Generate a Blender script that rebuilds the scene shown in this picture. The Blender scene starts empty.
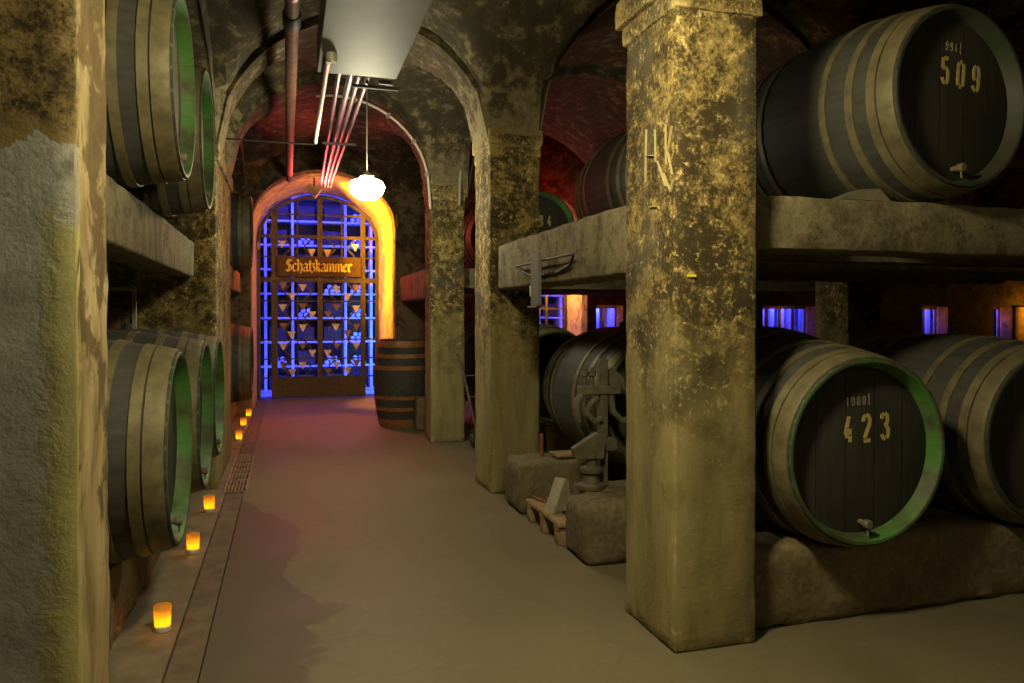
import bpy, bmesh, math, random
from mathutils import Vector, Matrix, noise
random.seed(7)
PI = math.pi
SC = bpy.context.scene
COL = SC.collection

# ------------------------------------------------------------------ helpers
def link(o, parent=None):
    COL.objects.link(o)
    if parent is not None:
        o.parent = parent
    return o

def tag(o, label=None, cat=None, group=None, kind=None):
    if label: o['label'] = label
    if cat: o['category'] = cat
    if group: o['group'] = group
    if kind: o['kind'] = kind
    return o

def thing(name, label, cat, loc=(0, 0, 0), rz=0.0, group=None):
    o = bpy.data.objects.new(name, None)
    o.empty_display_size = .1
    o.location = loc
    o.rotation_euler = (0, 0, rz)
    link(o)
    return tag(o, label, cat, group)

def obj(name, bm, mat, parent=None, smooth=False, angle=None):
    me = bpy.data.meshes.new(name)
    bmesh.ops.recalc_face_normals(bm, faces=bm.faces)
    if smooth:
        for f in bm.faces: f.smooth = True
        if angle is not None:
            for e in bm.edges:
                if len(e.link_faces) == 2 and e.calc_face_angle(0) > angle:
                    e.smooth = False
    bm.to_mesh(me); bm.free()
    if isinstance(mat, (list, tuple)):
        for m in mat: me.materials.append(m)
    else:
        me.materials.append(mat)
    return link(bpy.data.objects.new(name, me), parent)

def struct(name, bm, mat, parent=None, **k):
    o = obj(name, bm, mat, parent, **k)
    if parent is None: o['kind'] = 'structure'
    return o

def box(bm, x0, x1, y0, y1, z0, z1, mi=0):
    v = [bm.verts.new(p) for p in ((x0,y0,z0),(x1,y0,z0),(x1,y1,z0),(x0,y1,z0),(x0,y0,z1),(x1,y0,z1),(x1,y1,z1),(x0,y1,z1))]
    for q in ((0,3,2,1),(4,5,6,7),(0,1,5,4),(1,2,6,5),(2,3,7,6),(3,0,4,7)):
        f = bm.faces.new([v[i] for i in q]); f.material_index = mi
    return v

def bevel_box(bm, x0, x1, y0, y1, z0, z1, b=.006, seg=2):
    vs = box(bm, x0, x1, y0, y1, z0, z1)
    es = list({e for v in vs for e in v.link_edges})
    bmesh.ops.bevel(bm, geom=es, offset=b, segments=seg, affect='EDGES', profile=.5)

def rough_box(bm, x0, x1, y0, y1, z0, z1, step=.06, r=.02, amp=.008, freq=7.0, seed=0.0, amp2=.0):
    """stone block: a box with worn, rounded, uneven edges and faces"""
    lo = Vector((x0, y0, z0)); hi = Vector((x1, y1, z1))
    n = [max(2, int(round((hi[i]-lo[i])/step))) for i in range(3)]
    vs = {}
    def coord(a, k):
        t = k/n[a]; L = hi[a]-lo[a]
        # denser toward the borders so that the rounding shows
        if k == 0: return lo[a]
        if k == n[a]: return hi[a]
        if n[a] >= 4:
            if k == 1: return lo[a]+min(r, L*.2)
            if k == n[a]-1: return hi[a]-min(r, L*.2)
            return lo[a]+r+(L-2*r)*(k-1)/(n[a]-2)
        return lo[a]+L*t
    def V(i, j, k):
        key = (i, j, k)
        if key not in vs:
            p = Vector((coord(0, i), coord(1, j), coord(2, k)))
            rr = min(r, (x1-x0)*.3, (y1-y0)*.3, (z1-z0)*.3)
            c = Vector([min(max(p[a], lo[a]+rr), hi[a]-rr) for a in range(3)])
            d = p-c
            if d.length > 1e-6:
                nrm = d.normalized(); p = c+nrm*rr
                q = p*freq+Vector((seed*3.1, seed*1.7, seed))
                e = noise.noise(q)*amp+noise.noise(q*3.1)*amp*.5
                if amp2: e += noise.noise(q*.25)*amp2
                edge = sum(1 for a in range(3) if abs(d[a]) > 1e-6)
                if edge > 1: e -= abs(noise.noise(q*1.3))*amp*1.6
                p = p+nrm*e
            vs[key] = bm.verts.new(p)
        return vs[key]
    for a, b, c in ((0, 1, 2), (1, 2, 0), (2, 0, 1)):
        for side in (0, n[c]):
            for i in range(n[a]):
                for j in range(n[b]):
                    idx = []
                    for di, dj in ((0, 0), (1, 0), (1, 1), (0, 1)):
                        t = [0, 0, 0]; t[a] = i+di; t[b] = j+dj; t[c] = side
                        idx.append(V(*t))
                    bm.faces.new(idx)

def tube(bm, pts, r, seg=8, cap=True):
    pts = [Vector(p) for p in pts]
    rings = []
    rs = r if isinstance(r, (list, tuple)) else [r]*len(pts)
    prev = None
    for i, p in enumerate(pts):
        d = (pts[min(i+1, len(pts)-1)]-pts[max(i-1, 0)]).normalized()
        if prev is None:
            u = d.orthogonal().normalized()
        else:
            u = (prev-d*prev.dot(d))
            u = u.normalized() if u.length > 1e-6 else d.orthogonal().normalized()
        prev = u
        w = d.cross(u)
        rings.append([bm.verts.new(p+(u*math.cos(2*PI*k/seg)+w*math.sin(2*PI*k/seg))*rs[i]) for k in range(seg)])
    for a, b in zip(rings, rings[1:]):
        for k in range(seg):
            bm.faces.new((a[k], a[(k+1) % seg], b[(k+1) % seg], b[k]))
    if cap:
        bm.faces.new(rings[0][::-1]); bm.faces.new(rings[-1])

def lathe(bm, prof, seg=32, axis='z', c=(0, 0, 0), closed=False, capa=True, capb=True):
    """prof: list of (radius, height) turned about the axis"""
    c = Vector(c); rings = []
    for r, h in prof:
        ring = []
        for k in range(seg):
            a = 2*PI*k/seg; x, y = r*math.cos(a), r*math.sin(a)
            p = {'z': (x, y, h), 'y': (x, h, y), 'x': (h, x, y)}[axis]
            ring.append(bm.verts.new(c+Vector(p)))
        rings.append(ring)
    pairs = list(zip(rings, rings[1:]))
    if closed: pairs.append((rings[-1], rings[0]))
    for a, b in pairs:
        for k in range(seg):
            bm.faces.new((a[k], a[(k+1) % seg], b[(k+1) % seg], b[k]))
    if not closed:
        if capa: bm.faces.new(rings[0][::-1])
        if capb: bm.faces.new(rings[-1])

def prism(bm, poly, y0, y1):
    """outline in x,z pushed from y0 to y1"""
    a = [bm.verts.new((x, y0, z)) for x, z in poly]
    b = [bm.verts.new((x, y1, z)) for x, z in poly]
    n = len(poly)
    bm.faces.new(a); bm.faces.new(b[::-1])
    for i in range(n):
        bm.faces.new((a[i], b[i], b[(i+1) % n], a[(i+1) % n]))

def ribbon(bm, pts, w, y0, y1):
    """flat painted or cut stroke along x,z points, w wide"""
    pts = [Vector((p[0], p[1])) for p in pts]
    L, R = [], []
    for i, p in enumerate(pts):
        d = pts[min(i+1, len(pts)-1)]-pts[max(i-1, 0)]
        d = d.normalized() if d.length else Vector((1, 0))
        n = Vector((-d.y, d.x))*w/2
        L.append(p+n); R.append(p-n)
    for i in range(len(pts)-1):
        prism(bm, [tuple(L[i]), tuple(L[i+1]), tuple(R[i+1]), tuple(R[i])], y0, y1)

def nib(bm, pts, w, ang, y0, y1):
    """broad-pen stroke: the hull of a slanted nib moved along the points"""
    n = Vector((math.cos(ang), math.sin(ang)))*w/2
    t = Vector((-n.y, n.x))*.25
    for p, q in zip(pts, pts[1:]):
        p = Vector(p); q = Vector(q)
        P = [b+s1*n+s2*t for b in (p, q) for s1 in (1, -1) for s2 in (1, -1)]
        P.sort(key=lambda v: (v.x, v.y))
        def cross(o, a, b): return (a.x-o.x)*(b.y-o.y)-(a.y-o.y)*(b.x-o.x)
        lo = []
        for v in P:
            while len(lo) > 1 and cross(lo[-2], lo[-1], v) <= 1e-9: lo.pop()
            lo.append(v)
        up = []
        for v in reversed(P):
            while len(up) > 1 and cross(up[-2], up[-1], v) <= 1e-9: up.pop()
            up.append(v)
        h = lo[:-1]+up[:-1]
        if len(h) > 2: prism(bm, [tuple(v) for v in h], y0, y1)

def copy_tree(o, parent=None):
    c = o.copy(); COL.objects.link(c)
    if parent is not None: c.parent = parent
    for ch in list(o.children): copy_tree(ch, c)
    return c

# ------------------------------------------------------------------ materials
def new_mat(name):
    m = bpy.data.materials.new(name); m.use_nodes = True
    nt = m.node_tree
    for n in list(nt.nodes): nt.nodes.remove(n)
    out = nt.nodes.new('ShaderNodeOutputMaterial')
    b = nt.nodes.new('ShaderNodeBsdfPrincipled')
    nt.links.new(b.outputs[0], out.inputs[0])
    return m, nt, b, out

def N(nt, t, **k):
    n = nt.nodes.new(t)
    for a, v in k.items(): setattr(n, a, v)
    return n

def coords(nt, world=True):
    if world:
        return N(nt, 'ShaderNodeNewGeometry').outputs['Position']
    return N(nt, 'ShaderNodeTexCoord').outputs['Object']

def noise_tex(nt, vec, scale, detail=6, rough=.6, dist=0.0, stretch=None):
    if stretch:
        mp = N(nt, 'ShaderNodeMapping'); mp.inputs['Scale'].default_value = stretch
        nt.links.new(vec, mp.inputs['Vector']); vec = mp.outputs[0]
    n = N(nt, 'ShaderNodeTexNoise')
    n.inputs['Scale'].default_value = scale; n.inputs['Detail'].default_value = detail
    n.inputs['Roughness'].default_value = rough; n.inputs['Distortion'].default_value = dist
    nt.links.new(vec, n.inputs['Vector'])
    return n.outputs[0]

def ramp(nt, fac, stops, interp='LINEAR'):
    r = N(nt, 'ShaderNodeValToRGB'); cr = r.color_ramp; cr.interpolation = interp
    while len(cr.elements) < len(stops): cr.elements.new(.5)
    for e, (p, c) in zip(cr.elements, stops):
        e.position = p
        e.color = (c, c, c, 1) if isinstance(c, (int, float)) else (*c, 1)
    nt.links.new(fac, r.inputs[0])
    return r.outputs[0]

def mix(nt, fac, a, b, mode='MIX'):
    m = N(nt, 'ShaderNodeMix', data_type='RGBA', blend_type=mode)
    if isinstance(fac, (int, float)): m.inputs[0].default_value = fac
    else: nt.links.new(fac, m.inputs[0])
    for v, i in ((a, 6), (b, 7)):
        if isinstance(v, tuple): m.inputs[i].default_value = (*v, 1)
        else: nt.links.new(v, m.inputs[i])
    return m.outputs[2]

def math_n(nt, op, a, b=None, clamp=False):
    m = N(nt, 'ShaderNodeMath', operation=op); m.use_clamp = clamp
    for v, i in ((a, 0), (b, 1)):
        if v is None: continue
        if isinstance(v, (int, float)): m.inputs[i].default_value = v
        else: nt.links.new(v, m.inputs[i])
    return m.outputs[0]

def bump(nt, bsdf, h, strength=.4, dist=.02):
    b = N(nt, 'ShaderNodeBump'); b.inputs['Strength'].default_value = strength; b.inputs['Distance'].default_value = dist
    nt.links.new(h, b.inputs['Height']); nt.links.new(b.outputs[0], bsdf.inputs['Normal'])

def sep_z(nt, vec, ax='Z'):
    s = N(nt, 'ShaderNodeSeparateXYZ'); nt.links.new(vec, s.inputs[0]); return s.outputs[ax]

def plain(name, col, rough=.6, metal=0.0, nscale=30, var=.25, bmp=.15, world=False):
    m, nt, b, _ = new_mat(name)
    v = coords(nt, world)
    n = noise_tex(nt, v, nscale, 5)
    d = tuple(c*(1-var) for c in col); l = tuple(min(1, c*(1+var)) for c in col)
    nt.links.new(ramp(nt, n, [(.3, d), (.7, l)]), b.inputs['Base Color'])
    b.inputs['Roughness'].default_value = rough; b.inputs['Metallic'].default_value = metal
    if bmp: bump(nt, b, n, bmp, .005)
    return m

def emit(name, col, strength):
    m, nt, b, _ = new_mat(name)
    b.inputs['Base Color'].default_value = (*[min(1, c) for c in col], 1)
    b.inputs['Emission Color'].default_value = (*col, 1)
    b.inputs['Emission Strength'].default_value = strength
    return m

def pillar_mat(name, dark_from, dark_to, base_a, base_b, dark_amount=.5, streak=True, stain=(.030, .022, .010), sc=1.0, cover=.9, wear=0.0, fine=.30, bmp=.55):
    """weathered plaster: smooth ochre low down, dark stain patches higher up"""
    m, nt, b, _ = new_mat(name)
    v = coords(nt)
    n1 = noise_tex(nt, v, 5.5*sc, 8, .68, .3)
    n2 = noise_tex(nt, v, 26*sc, 6, .65)
    n3 = noise_tex(nt, v, 2.2, 4, .55)
    n4 = noise_tex(nt, v, 5, 5, .6, .4, (1, 1, .22))
    base = mix(nt, ramp(nt, n3, [(.35, 0.0), (.65, 1.0)]), base_a, base_b)
    base = mix(nt, ramp(nt, n2, [(.45, 0.0), (.62, .5)]), base, tuple(min(1, c*1.55) for c in base_b))
    if streak:
        base = mix(nt, ramp(nt, n4, [(.52, 0.0), (.72, .55)]), base, tuple(c*.42 for c in base_a))
    mr = N(nt, 'ShaderNodeMapRange'); mr.inputs[1].default_value = dark_from; mr.inputs[2].default_value = dark_to
    mr.inputs[3].default_value = 0; mr.inputs[4].default_value = dark_amount
    nt.links.new(sep_z(nt, v), mr.inputs[0])
    msum = math_n(nt, 'ADD', math_n(nt, 'MULTIPLY', n1, 1.02-fine), math_n(nt, 'MULTIPLY', n2, fine))
    mask = math_n(nt, 'ADD', msum, mr.outputs[0])
    mask = ramp(nt, mask, [(.605, 0.0), (.70, cover*.85), (.85, cover)])
    colr = mix(nt, mask, base, stain)
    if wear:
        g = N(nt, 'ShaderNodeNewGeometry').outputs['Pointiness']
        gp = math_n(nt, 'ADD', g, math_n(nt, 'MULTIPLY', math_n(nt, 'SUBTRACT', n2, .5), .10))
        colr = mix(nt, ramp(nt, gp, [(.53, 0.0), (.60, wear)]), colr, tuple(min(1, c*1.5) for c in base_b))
    nt.links.new(colr, b.inputs['Base Color'])
    b.inputs['Roughness'].default_value = .88
    b.inputs['Specular IOR Level'].default_value = .25
    h = math_n(nt, 'ADD', n1, math_n(nt, 'MULTIPLY', n2, .6))
    bump(nt, b, h, bmp, .02)
    return m

def mottled_mat(name, z0, z1, gold, pale, dark, grey, cover=1.0, low=(.315, .268, .125)):
    """old plaster: fine gold and black mottling above, smoother streaked ochre below"""
    m, nt, b, _ = new_mat(name)
    v = coords(nt)
    big = noise_tex(nt, v, 4.5, 5, .6, .4)
    mid = noise_tex(nt, v, 17, 7, .7, .3)
    fin = noise_tex(nt, v, 62, 7, .75)
    gre = noise_tex(nt, v, 3.1, 4, .6, .5)
    stk = noise_tex(nt, v, 7, 5, .6, .4, (1, 1, .16))
    mr = N(nt, 'ShaderNodeMapRange'); mr.inputs[1].default_value = z0; mr.inputs[2].default_value = z1
    nt.links.new(math_n(nt, 'ADD', sep_z(nt, v), math_n(nt, 'MULTIPLY', math_n(nt, 'SUBTRACT', big, .5), 1.6)), mr.inputs[0])
    up = mr.outputs[0]
    f = math_n(nt, 'ADD', math_n(nt, 'MULTIPLY', big, .45), math_n(nt, 'MULTIPLY', mid, .55))
    f = math_n(nt, 'ADD', f, math_n(nt, 'MULTIPLY', math_n(nt, 'SUBTRACT', fin, .5), .55))
    dk = ramp(nt, f, [(.40, 0.0), (.47, .45), (.54, .95)])
    c = mix(nt, ramp(nt, mid, [(.35, 0.0), (.65, 1.0)]), gold, tuple(x*.62 for x in gold))
    c = mix(nt, math_n(nt, 'MULTIPLY', dk, cover), c, dark)
    c = mix(nt, ramp(nt, gre, [(.50, 0.0), (.64, .62)]), c, grey)
    fl = ramp(nt, math_n(nt, 'ADD', math_n(nt, 'MULTIPLY', mid, .5), math_n(nt, 'MULTIPLY', fin, .5)), [(.40, 1.0), (.435, 0.0)])
    c = mix(nt, fl, c, pale)
    lo = mix(nt, ramp(nt, stk, [(.38, 0.0), (.68, .85)]), low, tuple(x*.5 for x in low))
    lo = mix(nt, ramp(nt, fin, [(.55, 0.0), (.70, .5)]), lo, tuple(x*.55 for x in low))
    lo = mix(nt, ramp(nt, mid, [(.58, 0.0), (.72, .45)]), lo, tuple(min(1, x*1.6) for x in low))
    c = mix(nt, up, lo, c)
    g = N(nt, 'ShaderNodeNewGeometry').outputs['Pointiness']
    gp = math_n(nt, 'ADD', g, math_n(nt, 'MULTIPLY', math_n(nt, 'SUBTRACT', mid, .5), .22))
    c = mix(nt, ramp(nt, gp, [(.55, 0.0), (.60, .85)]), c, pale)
    nt.links.new(c, b.inputs['Base Color'])
    b.inputs['Roughness'].default_value = .88; b.inputs['Specular IOR Level'].default_value = .25
    bump(nt, b, math_n(nt, 'ADD', mid, math_n(nt, 'MULTIPLY', fin, .5)), .45, .012)
    return m

def left_pier_mat():
    """grey render, black mould near the top, a patch of yellow plaster on the aisle half, bare ochre on the aisle face"""
    m, nt, b, _ = new_mat('left_pier_render')
    v = coords(nt)
    sx = N(nt, 'ShaderNodeSeparateXYZ'); nt.links.new(v, sx.inputs[0])
    sn = N(nt, 'ShaderNodeSeparateXYZ'); nt.links.new(N(nt, 'ShaderNodeNewGeometry').outputs['True Normal'], sn.inputs[0])
    big = noise_tex(nt, v, 5, 6, .6, .5); mid = noise_tex(nt, v, 16, 7, .68, .3); fin = noise_tex(nt, v, 70, 6, .7)
    stk = noise_tex(nt, v, 6, 5, .6, .5, (1, 1, .25))
    wob = math_n(nt, 'MULTIPLY', math_n(nt, 'SUBTRACT', big, .5), .34)
    wob2 = math_n(nt, 'MULTIPLY', math_n(nt, 'SUBTRACT', mid, .5), .10)
    c = mix(nt, ramp(nt, mid, [(.35, 0.0), (.65, 1.0)]), (.33, .335, .31), (.25, .25, .22))
    c = mix(nt, ramp(nt, fin, [(.55, 0.0), (.72, .5)]), c, (.12, .115, .095))
    # yellow plaster patch
    px = math_n(nt, 'ADD', sx.outputs['X'], wob2)
    pz = math_n(nt, 'ADD', sx.outputs['Z'], wob)
    inx = ramp(nt, math_n(nt, 'MULTIPLY', math_n(nt, 'ADD', px, .635), 20), [(0.0, 0.0), (1.0, 1.0)])
    inz = ramp(nt, math_n(nt, 'MULTIPLY', math_n(nt, 'SUBTRACT', 1.66, pz), 20), [(0.0, 0.0), (1.0, 1.0)])
    yel = mix(nt, ramp(nt, stk, [(.35, 0.0), (.7, 1.0)]), (.38, .36, .15), (.28, .265, .125))
    c = mix(nt, math_n(nt, 'MULTIPLY', inx, inz), c, yel)
    # bare ochre of the aisle face
    och = mix(nt, ramp(nt, stk, [(.40, 0.0), (.60, 1.0)]), (.37, .30, .165), (.19, .14, .065))
    och = mix(nt, ramp(nt, math_n(nt, 'ADD', big, math_n(nt, 'MULTIPLY', sx.outputs['Z'], .09)), [(.63, 0.0), (.70, .85)]), och, (.075, .05, .022))
    c = mix(nt, ramp(nt, sn.outputs['X'], [(.72, 0.0), (.9, 1.0)]), c, och)
    # mould above a ragged line, ochre rim below it
    tz = math_n(nt, 'ADD', sx.outputs['Z'], math_n(nt, 'MULTIPLY', wob, 1.0))
    top = ramp(nt, math_n(nt, 'MULTIPLY', math_n(nt, 'SUBTRACT', tz, 1.835), 10), [(0.0, 0.0), (.12, 1.0)])
    mld = mix(nt, ramp(nt, math_n(nt, 'ADD', math_n(nt, 'MULTIPLY', mid, .6), math_n(nt, 'MULTIPLY', fin, .4)), [(.42, 0.0), (.56, 1.0)]), (.20, .145, .06), (.035, .027, .013))
    rim = ramp(nt, math_n(nt, 'MULTIPLY', math_n(nt, 'SUBTRACT', tz, 1.835), 10), [(.35, 1.0), (.9, 0.0)])
    mld = mix(nt, math_n(nt, 'MULTIPLY', rim, .8), mld, (.22, .165, .07))
    front = ramp(nt, sn.outputs['X'], [(.72, 1.0), (.9, .2)])
    c = mix(nt, math_n(nt, 'MULTIPLY', top, front), c, mld)
    g = N(nt, 'ShaderNodeNewGeometry').outputs['Pointiness']
    gp = math_n(nt, 'ADD', g, math_n(nt, 'MULTIPLY', math_n(nt, 'SUBTRACT', mid, .5), .16))
    c = mix(nt, ramp(nt, gp, [(.54, 0.0), (.60, .8)]), c, (.50, .41, .19))
    nt.links.new(c, b.inputs['Base Color']); b.inputs['Roughness'].default_value = .9
    b.inputs['Specular IOR Level'].default_value = .2
    h = math_n(nt, 'ADD', math_n(nt, 'ADD', mid, math_n(nt, 'MULTIPLY', fin, .5)), math_n(nt, 'MULTIPLY', math_n(nt, 'MULTIPLY', inx, inz), .8))
    bump(nt, b, h, .32, .012)
    return m

M = {}
M['pillar'] = mottled_mat('weathered_pillar', .75, 1.55, (.40, .295, .105), (.62, .50, .22), (.040, .030, .014), (.12, .112, .08))
M['pillar_left'] = left_pier_mat()
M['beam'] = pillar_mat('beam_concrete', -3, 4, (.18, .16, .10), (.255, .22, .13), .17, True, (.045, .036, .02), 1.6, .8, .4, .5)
M['vault'] = pillar_mat('vault_masonry', 2.65, 3.35, (.15, .125, .072), (.21, .172, .09), .21, False, (.018, .015, .011), 1.3)  # sooty crown; paler springing puts lamplight into the colour
M['wall'] = pillar_mat('cellar_wall', -1, 3.0, (.13, .11, .065), (.19, .155, .09), .16, False, (.03, .024, .014), 1.3)
M['plinth'] = pillar_mat('plinth_stone', 3, 5, (.135, .105, .06), (.20, .155, .085), .1, False, (.03, .022, .013))
M['block'] = pillar_mat('block_stone', 3, 5, (.115, .095, .06), (.165, .135, .08), .1, False, (.045, .035, .02))

def floor_mat():
    m, nt, b, _ = new_mat('floor_concrete')
    v = coords(nt)
    n1 = noise_tex(nt, v, 1.1, 6, .6, .6); n2 = noise_tex(nt, v, 18, 6, .7); n3 = noise_tex(nt, v, .55, 3, .5)
    base = mix(nt, ramp(nt, n1, [(.35, 0.0), (.65, 1.0)]), (.132, .113, .070), (.168, .144, .090))
    base = mix(nt, ramp(nt, n2, [(.56, 0.0), (.68, .3)]), base, (.28, .24, .155))
    # damp patch beside the gutter at the near end
    sx = N(nt, 'ShaderNodeSeparateXYZ'); nt.links.new(v, sx.inputs[0])
    dx = math_n(nt, 'ADD', sx.outputs['X'], math_n(nt, 'MULTIPLY', math_n(nt, 'SUBTRACT', n1, .5), 1.1))
    dx = math_n(nt, 'ADD', dx, math_n(nt, 'MULTIPLY', math_n(nt, 'ABSOLUTE', math_n(nt, 'SUBTRACT', sx.outputs['Y'], 3.6)), .19))
    damp = ramp(nt, dx, [(.16, .75), (.20, 0.0)])
    base = mix(nt, damp, base, (.078, .066, .048))
    # old ring stains
    ring = noise_tex(nt, v, .9, 2, .4, .2)
    line = math_n(nt, 'ABSOLUTE', math_n(nt, 'SUBTRACT', ring, .56))
    base = mix(nt, ramp(nt, line, [(.0, .22), (.006, 0.0)]), base, (.10, .08, .05))
    nt.links.new(base, b.inputs['Base Color'])
    nt.links.new(ramp(nt, n1, [(.3, .5), (.7, .72)]), b.inputs['Roughness'])
    b.inputs['Specular IOR Level'].default_value = .35
    bump(nt, b, math_n(nt, 'ADD', n2, n1), .18, .01)
    return m
M['floor'] = floor_mat()
M['gutter'] = plain('gutter_concrete', (.12, .098, .06), .7, 0, 9, .35, .3, True)
M['ledge'] = plain('ledge_concrete', (.16, .135, .088), .75, 0, 5, .4, .3, True)
M['grate'] = plain('grate_iron', (.30, .245, .17), .55, .35, 40, .3)

def wood_mat(name, ca, cb, planks=0, rough=.7, axis='Y'):
    m, nt, b, _ = new_mat(name)
    v = coords(nt, False)
    oi = N(nt, 'ShaderNodeObjectInfo')
    sh = N(nt, 'ShaderNodeVectorMath', operation='ADD'); nt.links.new(v, sh.inputs[0])
    rv = N(nt, 'ShaderNodeCombineXYZ')
    k = math_n(nt, 'MULTIPLY', oi.outputs['Random'], 40)
    for i in range(3): nt.links.new(k, rv.inputs[i])
    nt.links.new(rv.outputs[0], sh.inputs[1])
    st = {'Y': (9, 1, 9), 'Z': (9, 9, 1)}[axis]
    n1 = noise_tex(nt, sh.outputs[0], 3, 6, .6, .2, st)
    n2 = noise_tex(nt, sh.outputs[0], 2.2, 4, .6)
    c = mix(nt, ramp(nt, n1, [(.3, 0.0), (.7, 1.0)]), ca, cb)
    c = mix(nt, ramp(nt, n2, [(.4, 0.0), (.7, .6)]), c, tuple(x*.5 for x in ca))
    h = n1
    if planks:
        x = sep_z(nt, v, 'X')
        f = math_n(nt, 'FRACT', math_n(nt, 'MULTIPLY', x, planks))
        ln = math_n(nt, 'ABSOLUTE', math_n(nt, 'SUBTRACT', f, .5))
        l2 = ramp(nt, ln, [(.0, 0.0), (.025, 1.0)])
        c = mix(nt, l2, tuple(x*.3 for x in ca), c)
        h = math_n(nt, 'ADD', math_n(nt, 'MULTIPLY', l2, .8), math_n(nt, 'MULTIPLY', n1, .4))
    nt.links.new(c, b.inputs['Base Color']); b.inputs['Roughness'].default_value = rough
    b.inputs['Specular IOR Level'].default_value = .3
    bump(nt, b, h, .3, .006)
    return m
M['stave'] = wood_mat('dark_stave_oak', (.042, .042, .040), (.075, .073, .066))
M['head'] = wood_mat('dark_head_oak', (.038, .036, .031), (.058, .055, .046), 6.3, .65, 'Z')
M['pale_head'] = wood_mat('pale_head_oak', (.20, .165, .11), (.28, .235, .155), 6.3, .7, 'Z')
M['hoop'] = plain('hoop_iron', (.135, .115, .060), .6, .1, 14, .35, .12)
M['rust_hoop'] = plain('rust_hoop_iron', (.30, .135, .045), .6, .2, 14, .35, .12)

def chime_mat(name, g, pale, lo=.42, hi=.60):
    m, nt, b, _ = new_mat(name)
    v = coords(nt, False)
    n1 = noise_tex(nt, v, 6, 6, .65, .3); n2 = noise_tex(nt, v, 2.6, 4, .6)
    c = mix(nt, ramp(nt, n1, [(lo, 0.0), (hi, 1.0)]), g, pale)
    c = mix(nt, ramp(nt, n2, [(.47, 0.0), (.60, .85)]), c, (.05, .047, .032))
    # saw-cut joints between the stave ends
    gx = N(nt, 'ShaderNodeSeparateXYZ'); nt.links.new(v, gx.inputs[0])
    at = math_n(nt, 'ARCTAN2', gx.outputs['Z'], gx.outputs['X'])
    f = math_n(nt, 'FRACT', math_n(nt, 'MULTIPLY', at, 28/(2*PI)))
    ln = math_n(nt, 'ABSOLUTE', math_n(nt, 'SUBTRACT', f, .5))
    c = mix(nt, ramp(nt, ln, [(0.0, .5), (.03, 1.0)]), (.02, .025, .012), c)
    nt.links.new(c, b.inputs['Base Color']); b.inputs['Roughness'].default_value = .6
    bump(nt, b, n1, .2, .004)
    return m
M['chime_green'] = chime_mat('green_chime_paint', (.055, .19, .035), (.10, .22, .06))
M['chime_face'] = chime_mat('worn_chime_face', (.062, .16, .040), (.11, .13, .065), .46, .66)
M['chime_worn'] = chime_mat('worn_green_chime', (.022, .042, .024), (.05, .055, .034))
M['stencil'] = plain('stencil_paint', (.50, .40, .13), .7, 0, 60, .3, 0)
M['chalk'] = plain('chalk_mark', (.24, .23, .17), .8, 0, 60, .3, 0)
M['cork'] = plain('cork_bung', (.15, .125, .085), .8, 0, 30, .3)
M['dark_bung'] = plain('dark_wood_bung', (.06, .05, .04), .8, 0, 30, .3)
M['wedge'] = plain('grey_wedge_wood', (.17, .155, .11), .8, 0, 12, .3)
M['pale_wedge'] = plain('pale_wedge_wood', (.34, .30, .22), .8, 0, 12, .3)
M['iron'] = plain('dark_gate_iron', (.078, .068, .052), .55, .3, 20, .3, .1)
M['board'] = plain('brown_sign_board', (.060, .038, .024), .6, 0, 14, .25, .1)
M['iron_black'] = plain('black_iron', (.04, .035, .03), .6, .3, 20, .3, .1)
M['press'] = plain('old_press_iron', (.115, .105, .068), .75, .1, 14, .4, .3)
M['brass'] = plain('brass_tap', (.30, .23, .10), .5, .4, 30, .3)
M['gold'] = plain('gilt_letters', (1.0, .92, .22), .5, 0, 30, .1, 0)
b_ = M['gold'].node_tree.nodes['Principled BSDF']
M['plate'] = plain('bright_metal_plate', (.60, .58, .48), .45, .2, 20, .2, .05)
M['plate_dimmed'] = plain('dimmed_metal_plate', (.20, .14, .09), .5, .2, 20, .2, .05)  # for plates facing away: their dimness is put into the colour
M['duct'] = plain('grey_sheet_duct', (.135, .133, .118), .55, .1, 4, .12, .05)
M['pipe_steel'] = plain('polished_pipe', (.22, .19, .20), .38, 1.0, 20, .1, 0)
M['pipe_white'] = plain('white_conduit', (.75, .72, .62), .4, 0, 20, .1, 0)
M['pipe_grey'] = plain('grey_conduit', (.36, .34, .28), .5, .1, 20, .1, 0)
M['pipe_rust'] = plain('rusty_ceiling_pipe', (.20, .11, .065), .7, .2, 16, .35, .1)
M['strap'] = plain('grey_strap_paint', (.115, .112, .10), .7, 0, 20, .15, .05)
M['timber'] = plain('worn_pallet_timber', (.27, .19, .10), .8, 0, 9, .35, .3)
M['dark_timber'] = plain('dark_old_timber', (.12, .095, .055), .85, 0, 9, .35, .3)
M['rust'] = plain('rust_bar', (.24, .11, .045), .8, .1, 30, .3)
M['rubber'] = plain('black_rubber', (.03, .03, .028), .7, 0, 20, .2)
M['rack'] = plain('pale_rack_wood', (.55, .58, .66), .7, 0, 12, .12, .1)
M['crate'] = plain('dark_crate_wood', (.05, .035, .025), .8, 0, 12, .3, .2)
M['glass_bottle'] = plain('pale_bottle_glass', (.55, .65, .75), .25, 0, 12, .15, 0)
M['jamb'] = plain('jamb_plaster', (.42, .34, .22), .9, 0, 7, .55, .8, True)
M['led_base'] = plain('white_led_base', (.75, .72, .60), .5, 0, 20, .1, 0)
M['yellow'] = plain('yellow_paint_mark', (.85, .70, .03), .6, 0, 20, .1, 0)

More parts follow.
